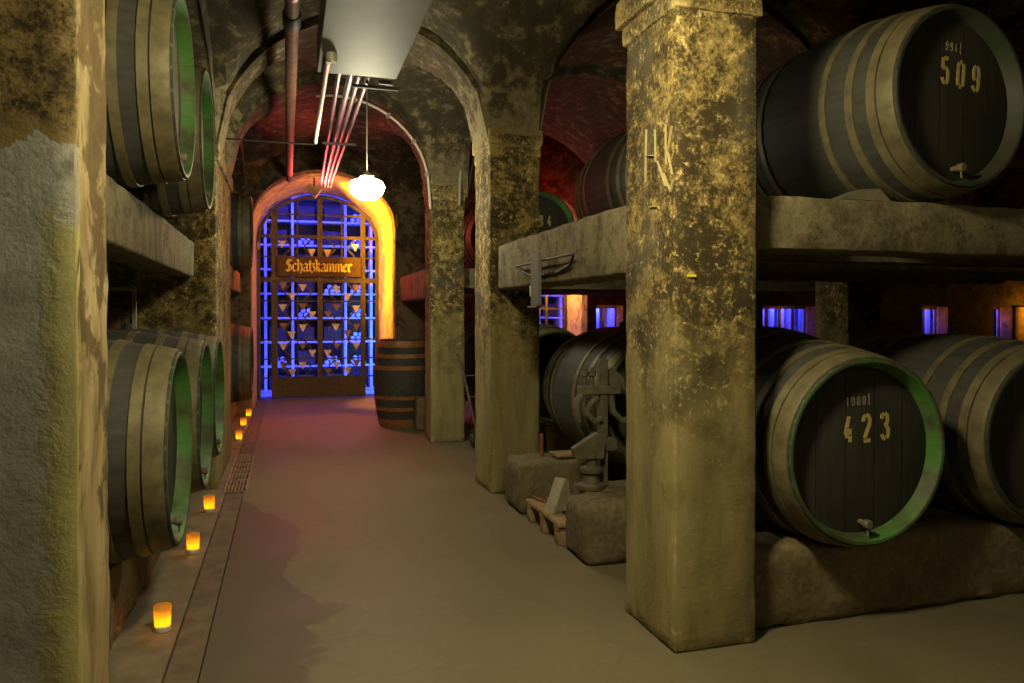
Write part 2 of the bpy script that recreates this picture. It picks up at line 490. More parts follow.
# frosted candle glass: lit by the flame inside
m, nt, b, out = new_mat('frosted_candle_glass')
nt.nodes.remove(b)
tr = N(nt, 'ShaderNodeBsdfTranslucent'); tr.inputs[0].default_value = (1, .70, .14, 1)
df = N(nt, 'ShaderNodeBsdfDiffuse'); df.inputs[0].default_value = (.75, .52, .22, 1)
mx = N(nt, 'ShaderNodeMixShader'); mx.inputs[0].default_value = .25
nt.links.new(tr.outputs[0], mx.inputs[1]); nt.links.new(df.outputs[0], mx.inputs[2]); nt.links.new(mx.outputs[0], out.inputs[0])
M['candle_glass'] = m
M['flame'] = emit('led_flame', (1, .60, .06), 26)
M['bulb'] = emit('bright_lamp_glass', (1.0, .93, .62), 110)
M['bulb_near'] = emit('near_lamp_glass', (1.0, .85, .47), 235)

# ------------------------------------------------------------------ levels and plan
XL, XR0, XR1 = -.535, 1.53, 1.92        # aisle face of the left piers, right pillars
SPR = 2.70                              # springing of the vaults
END = 11.0                              # front of the end wall
GATE_Y = 13.1

# ------------------------------------------------------------------ floor, gutter, walls
bm = bmesh.new()
def quad(bm, a, b_, c, d): bm.faces.new([bm.verts.new(p) for p in (a, b_, c, d)])
xs = [-.325]; x = -.325
while x < 20: x += .5; xs.append(x)
box(bm, -.325, 20, -4, 13.6, -.2, 0)
struct('floor', bm, M['floor'])
bm = bmesh.new(); box(bm, -3.2, -.462, -4, 13.6, -.2, .004)
struct('floor_ledge', bm, M['ledge'])
bm = bmesh.new()
y = -4.0
box(bm, -.456, -.333, -4, 6.3, -.2, -.008)
box(bm, -.456, -.333, 8.0, 13.6, -.2, -.008)
box(bm, -.456, -.333, 6.3, 8.0, -.2, -.12)
struct('floor_gutter', bm, M['gutter'])

bm = bmesh.new(); box(bm, -3.4, -2.2, -4, 13.6, 0, 4.6); struct('wall_left', bm, M['wall'])
bm = bmesh.new(); box(bm, 20, 20.3, -4, 13.6, 0, 4.6); struct('wall_right', bm, M['wall'])
bm = bmesh.new(); box(bm, -3.4, 20.3, -4.3, -4, 0, 4.6); struct('wall_back', bm, M['wall'])

def arch_pts(x0, x1, zs, rise, n=24):
    c = (x0+x1)/2; a = (x1-x0)/2
    return [(c-a*math.cos(PI*i/n), zs+rise*math.sin(PI*i/n)) for i in range(n+1)]

def arch_wall(bm, X0, X1, ztop, openings, y0, y1):
    """a wall X0..X1 with arched (zs, rise) or square openings from z=zb"""
    x = X0
    for (a, b_, zb, zs, rise) in openings:
        prism(bm, [(x, 0), (a, 0), (a, ztop), (x, ztop)], y0, y1)
        if zb > 0: prism(bm, [(a, 0), (b_, 0), (b_, zb), (a, zb)], y0, y1)
        P = arch_pts(a, b_, zs, rise) if rise > 0 else [(a, zs), (b_, zs)]
        for p, q in zip(P, P[1:]):
            prism(bm, [p, q, (q[0], ztop), (p[0], ztop)], y0, y1)
        x = b_
    prism(bm, [(x, 0), (X1, 0), (X1, ztop), (x, ztop)], y0, y1)

GX0, GX1, GZS, GR = -.47, 1.52, 2.66, .80
bm = bmesh.new()
arch_wall(bm, -3.4, 1.97, 4.6, [(GX0, GX1, 0, GZS, GR)], END, END+.30)
struct('wall_end', bm, M['wall'])
bm = bmesh.new()
arch_wall(bm, -3.4, 1.97, 4.6, [(GX0, GX1, 0, GZS, GR)], END+.30, GATE_Y+.10)
struct('wall_gateway', bm, M['jamb'])
OPEN = [(3.0, 4.98, 0, 2.66, .85), (5.15, 5.66, .7, 1.57, 0), (6.6, 7.6, .7, 1.57, 0), (8.5, 9.66, .7, 1.57, 0), (10.35, 10.75, .7, 1.57, 0), (12.2, 12.85, .7, 1.57, 0), (14.05, 14.55, .7, 1.57, 0)]
bm = bmesh.new()
arch_wall(bm, 1.97, 20.3, 4.6, OPEN, 12.1, 12.35)
struct('wall_end_right', bm, M['wall'])
bm = bmesh.new()
arch_wall(bm, 1.97, 5.07, 4.6, OPEN[:1], 12.35, GATE_Y+.10)
struct('wall_arch_reveal', bm, M['jamb'])
bm = bmesh.new(); arch_wall(bm, 5.07, 20.3, 4.6, OPEN[1:], 12.35, 12.47)
struct('wall_window_reveal', bm, M['jamb'])
bm = bmesh.new(); box(bm, 14.62, 15.45, 12.02, 12.12, .6, 1.57)
struct('wall_lit_panel', bm, M['jamb'])
bm = bmesh.new(); box(bm, 1.97-.02, 2.0, END, 12.1, 0, 4.6); struct('wall_return', bm, M['wall'])
# treasury behind the gate
bm = bmesh.new(); box(bm, -3.4, 20.3, 15.1, 15.4, 0, 4.6); struct('wall_treasury', bm, M['rack'])
bm = bmesh.new(); box(bm, -3.4, 20.3, 13.2, 15.1, 3.75, 4.0); struct('ceiling_treasury', bm, M['rack'])
bm = bmesh.new(); box(bm, -3.4, 20.3, 13.6, 15.1, -.2, .0); struct('floor_treasury', bm, M['rack'])

# ------------------------------------------------------------------ vaulted ceiling
def arc(t, rise):           # t 0..1 across the span
    s = min(1, max(0, t))
    return rise*math.sqrt(max(0, 1-(2*s-1)**2))

ribs_y = [(-2.1, -1.7), (.15, .5), (2.77, 3.25), (5.70, 6.15), (8.13, 8.50)]
bays_y = [(-4, -2.1)]+[(a[1], b_[0]) for a, b_ in zip(ribs_y, ribs_y[1:])]+[(8.5, END+.05)]
left_map = [(-4, -4), (-2.1, -2.1), (-1.7, -1.7), (.15, .0), (.5, .3), (2.77, 2.28), (3.25, 2.62), (5.70, 6.45), (6.15, 6.9), (8.13, 7.6), (8.5, 8.02), (END+.05, END+.05)]
def left_y(y):
    for (a, la), (b_, lb) in zip(left_map, left_map[1:]):
        if a <= y <= b_: return la+(lb-la)*(y-a)/(b_-a)
    return y
def samples(segs, step):
    out = []
    for a, b_, k in segs:
        n = max(2, int((b_-a)/step))
        out.append((k, a, b_, [a+(b_-a)*i/n for i in range(n+1)]))
    return out
ysegs = sorted([(a, b_, 'bay') for a, b_ in bays_y]+[(a, b_, 'rib') for a, b_ in ribs_y])
def vault(name, x0, x1, skew=False, rise=None, side_ribs=True):
    """groin vaults between cross ribs over one aisle"""
    bm = bmesh.new()
    rx = (x1-x0)/2 if rise is None else rise
    nx = max(10, int((x1-x0)/.09))
    prev = None
    for k, a, b_, ys in samples(ysegs, .09):
        ry = min((b_-a)/2, rx*1.0)
        rows = []
        for y in ys:
            row = []
            for i in range(nx+1):
                t = i/nx; x = x0+(x1-x0)*t
                fx = arc(t, rx)
                if k == 'rib': z = SPR+fx
                else:
                    gy = arc((y-a)/(b_-a), ry)
                    z = SPR+max(fx, gy)+.07
                yy = y+(left_y(y)-y)*(1-t) if skew else y
                z += .018*noise.noise(Vector((x*2.3, yy*2.3, z*2)))+.008*noise.noise(Vector((x*9, yy*9, z*9)))
                row.append(bm.verts.new((x, yy, z)))
            rows.append(row)
        allrows = ([prev] if prev else [])+rows
        for r0, r1 in zip(allrows, allrows[1:]):
            for i in range(nx): bm.faces.new((r0[i], r0[i+1], r1[i+1], r1[i]))
        prev = rows[-1]
    return struct(name, bm, M['vault'], smooth=True, angle=.7)
vault('ceiling_aisle', XL, XR0, True)
vault('ceiling_right_aisle', XR1, 4.9)
vault('ceiling_far_aisle', 5.3, 8.6, rise=1.5)
vault('ceiling_outer_aisle', 9.0, 12.4, rise=1.5)
vault('ceiling_last_aisle', 12.8, 20, rise=1.5)
def arcade_soffit(name, x0, x1, rise_max=9):
    bm = bmesh.new(); prev = None
    for k, a, b_, ys in samples(ysegs, .07):
        rows = []
        for y in ys:
            z = SPR if k == 'rib' else SPR+arc((y-a)/(b_-a), min((b_-a)/2, rise_max))
            row = [bm.verts.new((x0+(x1-x0)*i/4, y, z+.012*noise.noise(Vector((i, y*5, z*5))))) for i in range(5)]
            row = [bm.verts.new((x0, y, z+.16))]+row+[bm.verts.new((x1, y, z+.16))]
            rows.append(row)
        allrows = ([prev] if prev else [])+rows
        for r0, r1 in zip(allrows, allrows[1:]):
            for i in range(6): bm.faces.new((r0[i], r0[i+1], r1[i+1], r1[i]))
        prev = rows[-1]
    return struct(name, bm, M['vault'], smooth=True, angle=.6)
arcade_soffit('ceiling_arcade', XR0, XR1)
arcade_soffit('ceiling_far_arcade', 4.9, 5.3)
arcade_soffit('ceiling_outer_arcade', 8.6, 9.0)
arcade_soffit('ceiling_last_arcade', 12.4, 12.8)
# left: deep barrel-vaulted recesses between the piers
def recess(name, y0, y1, rise):
    bm = bmesh.new(); prev = None; n = 40
    for i in range(n+1):
        y = y0+(y1-y0)*i/n; z = SPR+arc(i/n, rise)
        row = [bm.verts.new((XL-1.7*j/8, y, z+.02*noise.noise(Vector((j*.5, y*2.5, z*2))))) for j in range(9)]
        if prev:
            for j in range(8): bm.faces.new((prev[j], prev[j+1], row[j+1], row[j]))
        prev = row
    struct(name, bm, M['vault'], smooth=True, angle=.6)
    bm = bmesh.new()
    for i in range(n):
        ya, yb = y0+(y1-y0)*i/n, y0+(y1-y0)*(i+1)/n
        za, zb = SPR+arc(i/n, rise)-.02, SPR+arc((i+1)/n, rise)-.02
        v = [bm.verts.new(p) for p in ((XL+.004, ya, za), (XL+.004, yb, zb), (XL+.004, yb, 4.5), (XL+.004, ya, 4.5))]; bm.faces.new(v)
    bmesh.ops.remove_doubles(bm, verts=bm.verts, dist=.0005)
    struct(name.replace('ceiling', 'wall'), bm, M['vault'])
recess('ceiling_left_recess', 2.62, 6.45, .8)
recess('ceiling_left_far_recess', 8.02, END+.02, .8)
recess('ceiling_left_near_recess', -4, 2.28, 1.0)
# a lid over everything so that no light comes in from above
bm = bmesh.new(); box(bm, -3.4, 20.3, -4.3, 15.4, 4.6, 4.7); struct('ceiling_slab', bm, M['wall'])

# ------------------------------------------------------------------ pillars
def pillar(label, x0, x1, y0, y1, mat, seed, cap=True, captop=SPR+.12, sides='xy', group=None, co=.022):
    t = thing('stone_pillar', label, 'pillar', ((x0+x1)/2, (y0+y1)/2, 0), group=group)
    ox, oy = t.location.x, t.location.y
    bm = bmesh.new(); rough_box(bm, x0-ox, x1-ox, y0-oy, y1-oy, 0, SPR+.02, .05, .012, .006, 9, seed)
    obj('shaft', bm, mat, t, True, .9)
    if cap:
        bm = bmesh.new()
        rough_box(bm, x0-ox-co*.4, x1-ox+co*.4, y0-oy-co*.4, y1-oy+co*.4, SPR-.04, SPR+.05, .06, .012, .005, 9, seed+3)
        obj('lower_moulding', bm, mat, t, True, .9)
        bm = bmesh.new()
        rough_box(bm, x0-ox-co, x1-ox+co, y0-oy-co, y1-oy+co, SPR+.045, captop+.05, .06, .012, .005, 9, seed+5)
        obj('capital', bm, mat, t, True, .9)
    return t
P1 = pillar('square ochre stone pillar nearest on the right with letters scratched near its edge', XR0, XR1, 2.77, 3.25, M['pillar'], 1, co=.04)
P2 = pillar('square stone pillar carrying the beam with the iron rod hanger', XR0, XR1+.02, 5.70, 6.20, M['pillar'], 2)
P3 = pillar('square stone pillar just in front of the upright barrel', XR0-.02, XR1-.03, 8.13, 8.50, M['pillar'], 3)
P4 = pillar('dark stone pilaster on the end wall right of the orange gateway', XR0+.02, XR1+.03, END-.02, END+.35, M['wall'], 4)
pillar('stone pillar deep in the right hall above the barrel tops', 4.90, 5.28, 5.70, 6.15, M['pillar'], 5)
# left
def lpillar(label, y0, y1, seed, mat):
    t = thing('stone_pier', label, 'pillar', (-.9, (y0+y1)/2, 0))
    oy = t.location.y; ox = -.9
    bm = bmesh.new(); rough_box(bm, -2.19-ox, XL-ox, y0-oy, y1-oy, 0, SPR+.6, .05, .010, .005, 9, seed)
    obj('shaft', bm, mat, t, True, .9)
    bm = bmesh.new(); rough_box(bm, -2.19-ox, XL-ox+.03, y0-oy-.03, y1-oy+.03, SPR-.06, SPR+.06, .06, .012, .005, 9, seed+3)
    obj('impost', bm, mat, t, True, .9)
    return t
lpillar('broad grey plaster pier filling the left edge of the picture', 2.28, 2.62, 11, M['pillar_left'])
lpillar('long stone pier on the left between the near and far barrels', 6.45, 8.02, 12, M['pillar'])

# scratched letters on the near pillar (its aisle face) and the yellow dab
bm = bmesh.new()
xf = XR0-.0095-P1.location.x
def scr(pts, w=.0035):    # pts in (y, z) on the aisle face
    ps = [Vector((xf, p[0]-P1.location.y, p[1])) for p in pts]
    for a, b_ in zip(ps, ps[1:]):
        d = (b_-a).normalized(); n = Vector((0, -d.z, d.y))*w/2
        v = [bm.verts.new(q) for q in (a+n, a-n, b_-n, b_+n)]
        w_ = [bm.verts.new(q.co+Vector((.009, 0, 0))) for q in v]
        bm.faces.new(v); bm.faces.new(w_[::-1])
        for i in range(4): bm.faces.new((v[i], w_[i], w_[(i+1) % 4], v[(i+1) % 4]))
SCR = [[(3.026, 2.22), (3.031, 2.12), (3.034, 1.99)], [(2.943, 2.20), (2.94, 2.06)], [(3.031, 2.108), (2.947, 2.088)],
       [(2.849, 2.20), (2.845, 2.03)], [(2.795, 2.18), (2.832, 2.082), (2.79, 1.98)],
       [(2.922, 2.06), (2.847, 1.94)], [(2.867, 2.0), (2.805, 1.91), (2.785, 1.955)],
       [(2.998, 1.874), (2.916, 1.866), (2.906, 1.852)]]
for s in SCR: scr(s)
o = obj('scratched_letters', bm, plain('bare_plaster_scratch', (.46, .39, .18), .9, 0, 30, .2, 0), P1)
o['label'] = 'pale letters H and K and a V scratched into the plaster'
bm = bmesh.new(); box(bm, 1.583-P1.location.x, 1.622-P1.location.x, 2.763-P1.location.y, 2.775-P1.location.y, 1.558, 1.568)
o = obj('paint_mark', bm, M['yellow'], P1); o['label'] = 'small yellow paint mark'

# ------------------------------------------------------------------ where the barrels lie
RH, RB, LB = .425, .50, 1.22      # head radius, bilge radius, length
def brad(s, rh=RH, rb=RB):       # s 0..1 along the barrel
    return rb-(rb-rh)*(2*s-1)**2
ZL, ZU = .815, 2.40
def BA(*a, **k): return (a, k)
G, W = 'chime_green', 'chime_worn'
BARRELS = [
 BA('large barrel numbered 423 with green rim on the low plinth', 2.47, 2.73, .795, 'front', '423', '1000 l', scale=.98, yaw=-.01, roll=-.03),
 BA('upper barrel numbered 509 with worn rim on the concrete beam', 2.985, 2.73, 2.405, 'front', '509', '994 l', W, scale=.98, yaw=.07, roll=.08, nx=.07, nz=.125),
 BA('half seen lower barrel at the right edge beside number 423', 3.56, 2.73, .805, 'front', None, None, W, scale=.98, yaw=-.02),
 BA('dark low barrel just behind the old iron press', 2.41, 4.54, ZL, 'front'),
 BA('low barrel in the second row of the right hall seen only by its top', 3.56, 4.55, ZL, 'front', None, None, W),
 BA('dark upper barrel above the concrete beam between two right pillars', 2.78, 4.80, ZU, 'front', None, None, W),
 BA('low barrel glimpsed past the right edge of the second pillar', 2.42, 6.62, ZL, 'front'),
 BA('upper barrel with green rim marked 84 beside the second pillar', 2.76, 8.10, ZU-.02, 'front', '84', nx=.095),
 BA('dark low barrel behind the sack truck between the far pillars', 2.46, 9.05, ZL, 'front', None, None, W),
 BA('upper barrel lit dark red between the second and third pillars', 2.70, 9.42, ZU, 'front', None, None, W),
 BA('nearest lower left barrel with bright green rim beside the plaster pier', -.45, 3.63, ZL, 'left'),
 BA('second lower left barrel from the plaster pier', -.45, 4.76, ZL, 'left'),
 BA('third lower left barrel touching the long stone pier', -.46, 5.80, ZL, 'left', scale=.98),
 BA('nearest upper left barrel with pale head and green rim', -.45, 3.83, 2.462, 'left', None, None, G, 'pale_head', scale=.98),
 BA('second upper left barrel with thin green rim beside the long pier', -.45, 4.93, 2.462, 'left', None, None, G, 'pale_head', scale=.98),
 BA('far upper left barrel edged with red light near the gate', -.40, 9.72, 2.41, 'left', None, None, W),
 BA('far lower left barrel edged with red light near the gate', -.40, 9.72, ZL, 'left', None, None, W),
]
def saddle(bm):
    """hollow the stone where a barrel rests on it"""
    for v in bm.verts:
        for a, k in BARRELS:
            x, y, z, side = a[1:5]; sc = k.get('scale', 1.0)
            ang = (0 if side == 'front' else PI/2)+k.get('yaw', 0)
            dx, dy = v.co.x-x, v.co.y-y
            ax, ay = -math.sin(ang), math.cos(ang)
            al = (dx*ax+dy*ay)/sc; d = abs(-dx*ay+dy*ax)/sc
            if -.03 < al < LB+.03:
                r = brad(min(1, max(0, al/LB)))+.014
                if d < r:
                    lim = z-sc*math.sqrt(r*r-d*d)
                    if lim < v.co.z < z+.1: v.co.z = lim

# ------------------------------------------------------------------ beams and plinths
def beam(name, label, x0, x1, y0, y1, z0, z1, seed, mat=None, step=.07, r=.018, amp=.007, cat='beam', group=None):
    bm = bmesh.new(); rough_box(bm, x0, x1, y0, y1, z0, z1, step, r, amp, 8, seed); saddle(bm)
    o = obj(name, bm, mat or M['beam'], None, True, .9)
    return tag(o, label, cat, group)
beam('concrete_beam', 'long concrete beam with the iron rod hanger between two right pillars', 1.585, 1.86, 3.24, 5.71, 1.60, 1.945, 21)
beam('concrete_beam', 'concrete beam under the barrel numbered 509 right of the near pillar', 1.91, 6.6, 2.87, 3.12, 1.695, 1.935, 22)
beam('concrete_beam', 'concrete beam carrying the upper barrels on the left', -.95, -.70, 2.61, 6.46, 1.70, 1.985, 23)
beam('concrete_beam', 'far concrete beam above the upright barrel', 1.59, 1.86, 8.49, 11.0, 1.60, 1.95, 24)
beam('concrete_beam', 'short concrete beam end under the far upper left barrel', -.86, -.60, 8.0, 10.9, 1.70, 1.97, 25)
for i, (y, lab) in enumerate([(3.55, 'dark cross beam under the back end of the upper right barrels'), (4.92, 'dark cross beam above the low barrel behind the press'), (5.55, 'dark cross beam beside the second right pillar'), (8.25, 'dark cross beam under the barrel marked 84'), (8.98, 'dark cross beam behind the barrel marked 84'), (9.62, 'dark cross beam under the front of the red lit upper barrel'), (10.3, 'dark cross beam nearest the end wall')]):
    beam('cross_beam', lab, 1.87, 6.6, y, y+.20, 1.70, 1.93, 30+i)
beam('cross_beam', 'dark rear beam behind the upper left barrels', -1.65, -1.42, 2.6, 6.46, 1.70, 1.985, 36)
beam('stone_plinth', 'low rough stone plinth under the barrel numbered 423', 1.90, 6.4, 2.87, 3.10, -.01, .375, 41, M['plinth'], .06, .04, .018, 'plinth')
beam('stone_plinth', 'hidden rear stone plinth behind the barrel numbered 423', 1.95, 6.4, 3.62, 3.82, -.01, .375, 42, M['plinth'], .1, .03, .012, 'plinth')
beam('stone_plinth', 'brown stone plinth under the lower left barrels', -.97, -.70, 2.635, 6.435, -.01, .385, 43, M['plinth'], .06, .03, .012, 'plinth')
beam('stone_plinth', 'rear stone plinth behind the lower left barrels', -1.62, -1.40, 2.635, 6.435, -.01, .375, 44, M['plinth'], .1, .03, .012, 'plinth')
beam('stone_plinth', 'stone plinth under the far lower left barrel', -.90, -.66, 8.03, 10.95, -.01, .385, 45, M['plinth'], .08, .03, .01, 'plinth')
beam('stone_plinth', 'stone plinth under the low barrel behind the press', 2.31, 6.2, 4.66, 4.86, -.01, .375, 46, M['plinth'], .1, .03, .012, 'plinth')
beam('stone_plinth', 'stone plinth behind the second right pillar', 2.15, 6.2, 5.36, 5.56, -.01, .375, 47, M['plinth'], .1, .03, .012, 'plinth')
for i, y in enumerate((6.78, 7.5, 9.2, 9.9)):
    beam('stone_plinth', ['stone plinth under the barrel glimpsed behind the second pillar', 'rear plinth of the barrel glimpsed behind the second pillar', 'stone plinth behind the sack truck', 'rear plinth beyond the sack truck'][i], 2.42, 4.4, y, y+.2, -.01, .375, 48+i, M['plinth'], .12, .03, .012, 'plinth')

# ------------------------------------------------------------------ barrels
GLY = {
 '0': [[(.42, .95), (.5, .85), (.5, .15), (.42, .05)], [(.08, .05), (0, .15), (0, .85), (.08, .95)], [(.16, 1), (.34, 1)], [(.16, 0), (.34, 0)]],
 '1': [[(.25, 1), (.25, 0)], [(.25, 1), (.1, .85)]],
 '2': [[(0, .75), (.04, .9), (.17, 1)], [(.25, 1), (.42, .95), (.5, .8), (.46, .62), (.06, .1)], [(0, 0), (.5, 0)]],
 '3': [[(0, .8), (.08, .95), (.2, 1)], [(.28, 1), (.44, .92), (.46, .72), (.36, .56), (.2, .53)], [(.38, .5), (.5, .38), (.48, .15), (.36, .03)], [(.26, 0), (.08, .05), (0, .2)]],
 '4': [[(.32, 1), (.02, .3)], [(0, .24), (.26, .24)], [(.36, .52), (.36, .30)], [(.36, .22), (.36, 0)], [(.40, .26), (.5, .26)]],
 '5': [[(.02, 1), (.02, .56)], [(.12, 1), (.46, 1)], [(.06, .56), (.3, .62), (.48, .5), (.5, .3), (.46, .1), (.36, .02)], [(.26, 0), (.1, .04), (0, .2)]],
 '8': [[(.2, 1), (.06, .92), (.03, .72), (.14, .55)], [(.3, 1), (.44, .92), (.47, .72), (.36, .55)], [(.14, .48), (0, .32), (.04, .08), (.2, 0)], [(.36, .48), (.5, .32), (.46, .08), (.3, 0)]],
 '9': [[(.2, 1), (.05, .9), (0, .7), (.06, .5), (.18, .44)], [(.3, 1), (.46, .9), (.5, .7), (.5, .25), (.44, .08), (.34, 0)], [(.24, 0), (.08, .05), (0, .2)], [(.26, .44), (.42, .52)]],
 'l': [[(.15, 1.25), (.15, .1), (.28, -.05)]],
}
def write(t, text, cx, cz, h, stroke, y0, y1, mat, name, label, adv=.95, roll=0.0):
    """each figure is a part of its own on the head of the barrel"""
    w = h*.62
    x = -((len(text.replace(' ', ''))-1)*adv*h+w*.9)/2
    for ch in text:
        if ch == ' ': continue
        bm = bmesh.new()
        for st in GLY[ch]:
            ribbon(bm, [(x+p[0]*w, -h/2+p[1]*h) for p in st], stroke, y0, y1)
        o = obj(name, bm, mat, t); o.location = (cx, 0, cz); o.rotation_euler = (0, roll, 0)
        o['label'] = label % ch
        x += adv*h
MESH = {}
def barrel_meshes():
    bm = bmesh.new()
    nst = 28; seg = nst*3; rings = []
    prof = [i/22 for i in range(23)]
    for s in prof:
        ring = []
        for k in range(seg):
            r = brad(s)-(.0035 if k % 3 == 0 else 0)
            a = 2*PI*(k+1)/seg
            ring.append(bm.verts.new((r*math.cos(a), s*LB, r*math.sin(a))))
        rings.append(ring)
    for a, b_ in zip(rings, rings[1:]):
        for k in range(seg): bm.faces.new((a[k], a[(k+1) % seg], b_[(k+1) % seg], b_[k]))
    me = bpy.data.meshes.new('staves'); bmesh.ops.recalc_face_normals(bm, faces=bm.faces)
    for f in bm.faces: f.smooth = True
    bm.to_mesh(me); bm.free(); return me
def part_mesh(name, bm, mat, angle=.6):
    me = bpy.data.meshes.new(name)
    bmesh.ops.recalc_face_normals(bm, faces=bm.faces)
    for f in bm.faces: f.smooth = True
    for e in bm.edges:
        if len(e.link_faces) == 2 and e.calc_face_angle(0) > angle: e.smooth = False
    bm.to_mesh(me); bm.free(); me.materials.append(mat)
    return me
MESH['staves'] = barrel_meshes(); MESH['staves'].materials.append(M['stave'])
HOOPS = [(.0, .070), (.077, .112), (.170, .203), (.295, .326)]
HOOPS = HOOPS+[(1-b_, 1-a) for a, b_ in reversed(HOOPS)]
MESH['hoops'] = []
for a, b_ in HOOPS:
    bm = bmesh.new(); n = 4
    P = [(brad(a+(b_-a)*i/n)+.006, (a+(b_-a)*i/n)*LB) for i in range(n+1)]
    Q = [(brad(a+(b_-a)*i/n)-.006, (a+(b_-a)*i/n)*LB) for i in range(n, -1, -1)]
    if a == 0: P[0] = (P[0][0], .012); Q[-1] = (Q[-1][0], .012)
    if b_ == 1: P[-1] = (P[-1][0], LB-.012); Q[0] = (Q[0][0], LB-.012)
    lathe(bm, P+Q, 72, 'y', closed=True)
    MESH['hoops'].append(part_mesh('hoop', bm, M['hoop']))
def chime_mesh(mat, front=True, face=None):
    bm = bmesh.new(); r = RH
    P = [(r-.001, .018), (r-.001, .004), (r-.006, -.001), (r-.019, .0), (r-.023, .004), (r-.046, .080), (r-.025, .084)]
    if not front: P = [(a, LB-h) for a, h in P]
    lathe(bm, P, 84, 'y', closed=True)
    me = part_mesh('chime', bm, mat)
    if face:                      # the sawn ends keep less paint than the inside
        me.materials.append(face)
        for p in me.polygons:
            if math.hypot(p.center.x, p.center.z) > RH-.021: p.material_index = 1
    return me
MESH['chime_green'] = chime_mesh(M['chime_green'], True, M['chime_face'])
MESH['chime_worn'] = chime_mesh(M['chime_worn'])
MESH['chime_back'] = chime_mesh(M['chime_worn'], False)
def head_mesh(mat, front=True):
    bm = bmesh.new()
    P = [(RH-.025, .070), (RH-.046, .069), (RH-.062, .064), (.0005, .062), (.0005, .095), (RH-.030, .095)]
    if not front: P = [(a, LB-h) for a, h in P]
    lathe(bm, P, 72, 'y', closed=True)
    return part_mesh('head', bm, mat)
MESH['head'] = head_mesh(M['head']); MESH['pale_head'] = head_mesh(M['pale_head']); MESH['head_back'] = head_mesh(M['head'], False)
bm = bmesh.new(); lathe(bm, [(.030, RB-.01), (.030, RB+.03), (.026, RB+.034)], 12, 'z', (0, LB*.5, 0))
MESH['bung'] = part_mesh('bung', bm, M['dark_bung'])
bm = bmesh.new()
lathe(bm, [(.012, .066), (.014, .03), (.020, .026), (.021, .002), (.017, -.004)], 14, 'y', (.0, 0, -.33))
tube(bm, [(0, .012, -.345), (0.0, .010, -.38)], [.006, .005], 8)
MESH['tap'] = part_mesh('tap', bm, M['cork'])

def add(me, name, parent):
    o = bpy.data.objects.new(name, me); return link(o, parent)
def make_barrel(label, x, y, z, side, number=None, litres=None, chime='chime_green', head='head', tap=True, group='oak barrels racked on their sides', scale=1.0, yaw=0.0, roll=0.0, nx=.05, nz=.10):
    """x, y, z: centre of the front head; side 'front' looks to -y, 'left' looks to +x"""
    rz = (0 if side == 'front' else PI/2)+yaw
    t = thing('wine_barrel', label, 'barrel', (x, y, z), rz, group)
    t.scale = (scale,)*3
    add(MESH['staves'], 'staves', t)
    for h in MESH['hoops']: add(h, 'hoop', t)
    c = add(MESH[chime], 'chime', t)
    c['label'] = 'green painted rim' if chime == 'chime_green' else 'worn greenish rim'
    add(MESH['chime_back'], 'chime', t)
    add(MESH[head], 'head', t); add(MESH['head_back'], 'head', t)
    add(MESH['bung'], 'bung', t)
    if tap: add(MESH['tap'], 'tap', t)
    if number:
        write(t, number, nx, nz, .118, .0185, .0605, .0625, M['stencil'], 'digit', 'ochre stencilled figure %s', .86, roll)
    if litres:
        write(t, litres, nx-.055, nz+.125, .040, .0045, .0605, .0625, M['chalk'], 'chalk_figure', 'faint chalked figure %s', .75, roll)
    return t
for a in BARRELS: make_barrel(*a[0], **a[1])

# wedges (chocks) that hold the upper barrels
def wedge(label, x, y, z, rz, l=.22, h=.07, w=.10):
    bm = bmesh.new()
    pts = [(-l/2, 0), (l/2, 0), (l/2*.55, h), (-l/2*.1, h*.9)]
    prism(bm, pts, -w/2, w/2)
    bmesh.ops.bevel(bm, geom=list(bm.edges), offset=.005, segments=2, affect='EDGES')
    o = obj('wooden_wedge', bm, M['wedge'], None, True, .6)
    o.location = (x, y, z); o.rotation_euler = (0, 0, rz)
    return tag(o, label, 'wedge')
wedge('grey wooden wedge under the left flank of the barrel numbered 509', 2.60, 2.96, 1.935, 0, .32, .062)
wedge('grey wooden wedge below the nearest upper left barrel', -.78, 3.46, 1.985, PI/2, .22, .085)
wedge('grey wooden wedge below the second upper left barrel', -.78, 4.50, 1.985, PI/2, .26, .085)

# ------------------------------------------------------------------ upright barrel by the gate
t = thing('upright_barrel', 'upright barrel with rusty orange hoops standing beside the gateway', 'barrel', (1.44, 9.68, 0))
HB, rb0, rb1 = 1.09, .305, .375
def ur(s): return rb1-(rb1-rb0)*(2*s-1)**2
bm = bmesh.new(); nst = 22; seg = 66; rings = []
for i in range(19):
    s = i/18
    rings.append([bm.verts.new(((ur(s)-(.003 if k % 3 == 0 else 0))*math.cos(2*PI*k/seg), (ur(s)-(.003 if k % 3 == 0 else 0))*math.sin(2*PI*k/seg), .001+s*HB)) for k in range(seg)])
for a, b_ in zip(rings, rings[1:]):
    for k in range(seg): bm.faces.new((a[k], a[(k+1) % seg], b_[(k+1) % seg], b_[k]))
bm.faces.new(rings[0][::-1])
obj('staves', bm, M['stave'], t, True, .8)
bm = bmesh.new(); lathe(bm, [(.30, HB-.06), (.30, HB-.035), (.001, HB-.032)], 48)
obj('head', bm, M['head'], t, True, .6)
bm = bmesh.new(); lathe(bm, [(rb0, HB-.01), (rb0-.004, HB+.002), (rb0-.024, HB), (rb0-.027, HB-.04)], 48, closed=True)
obj('chime', bm, M['stave'], t, True, .6)
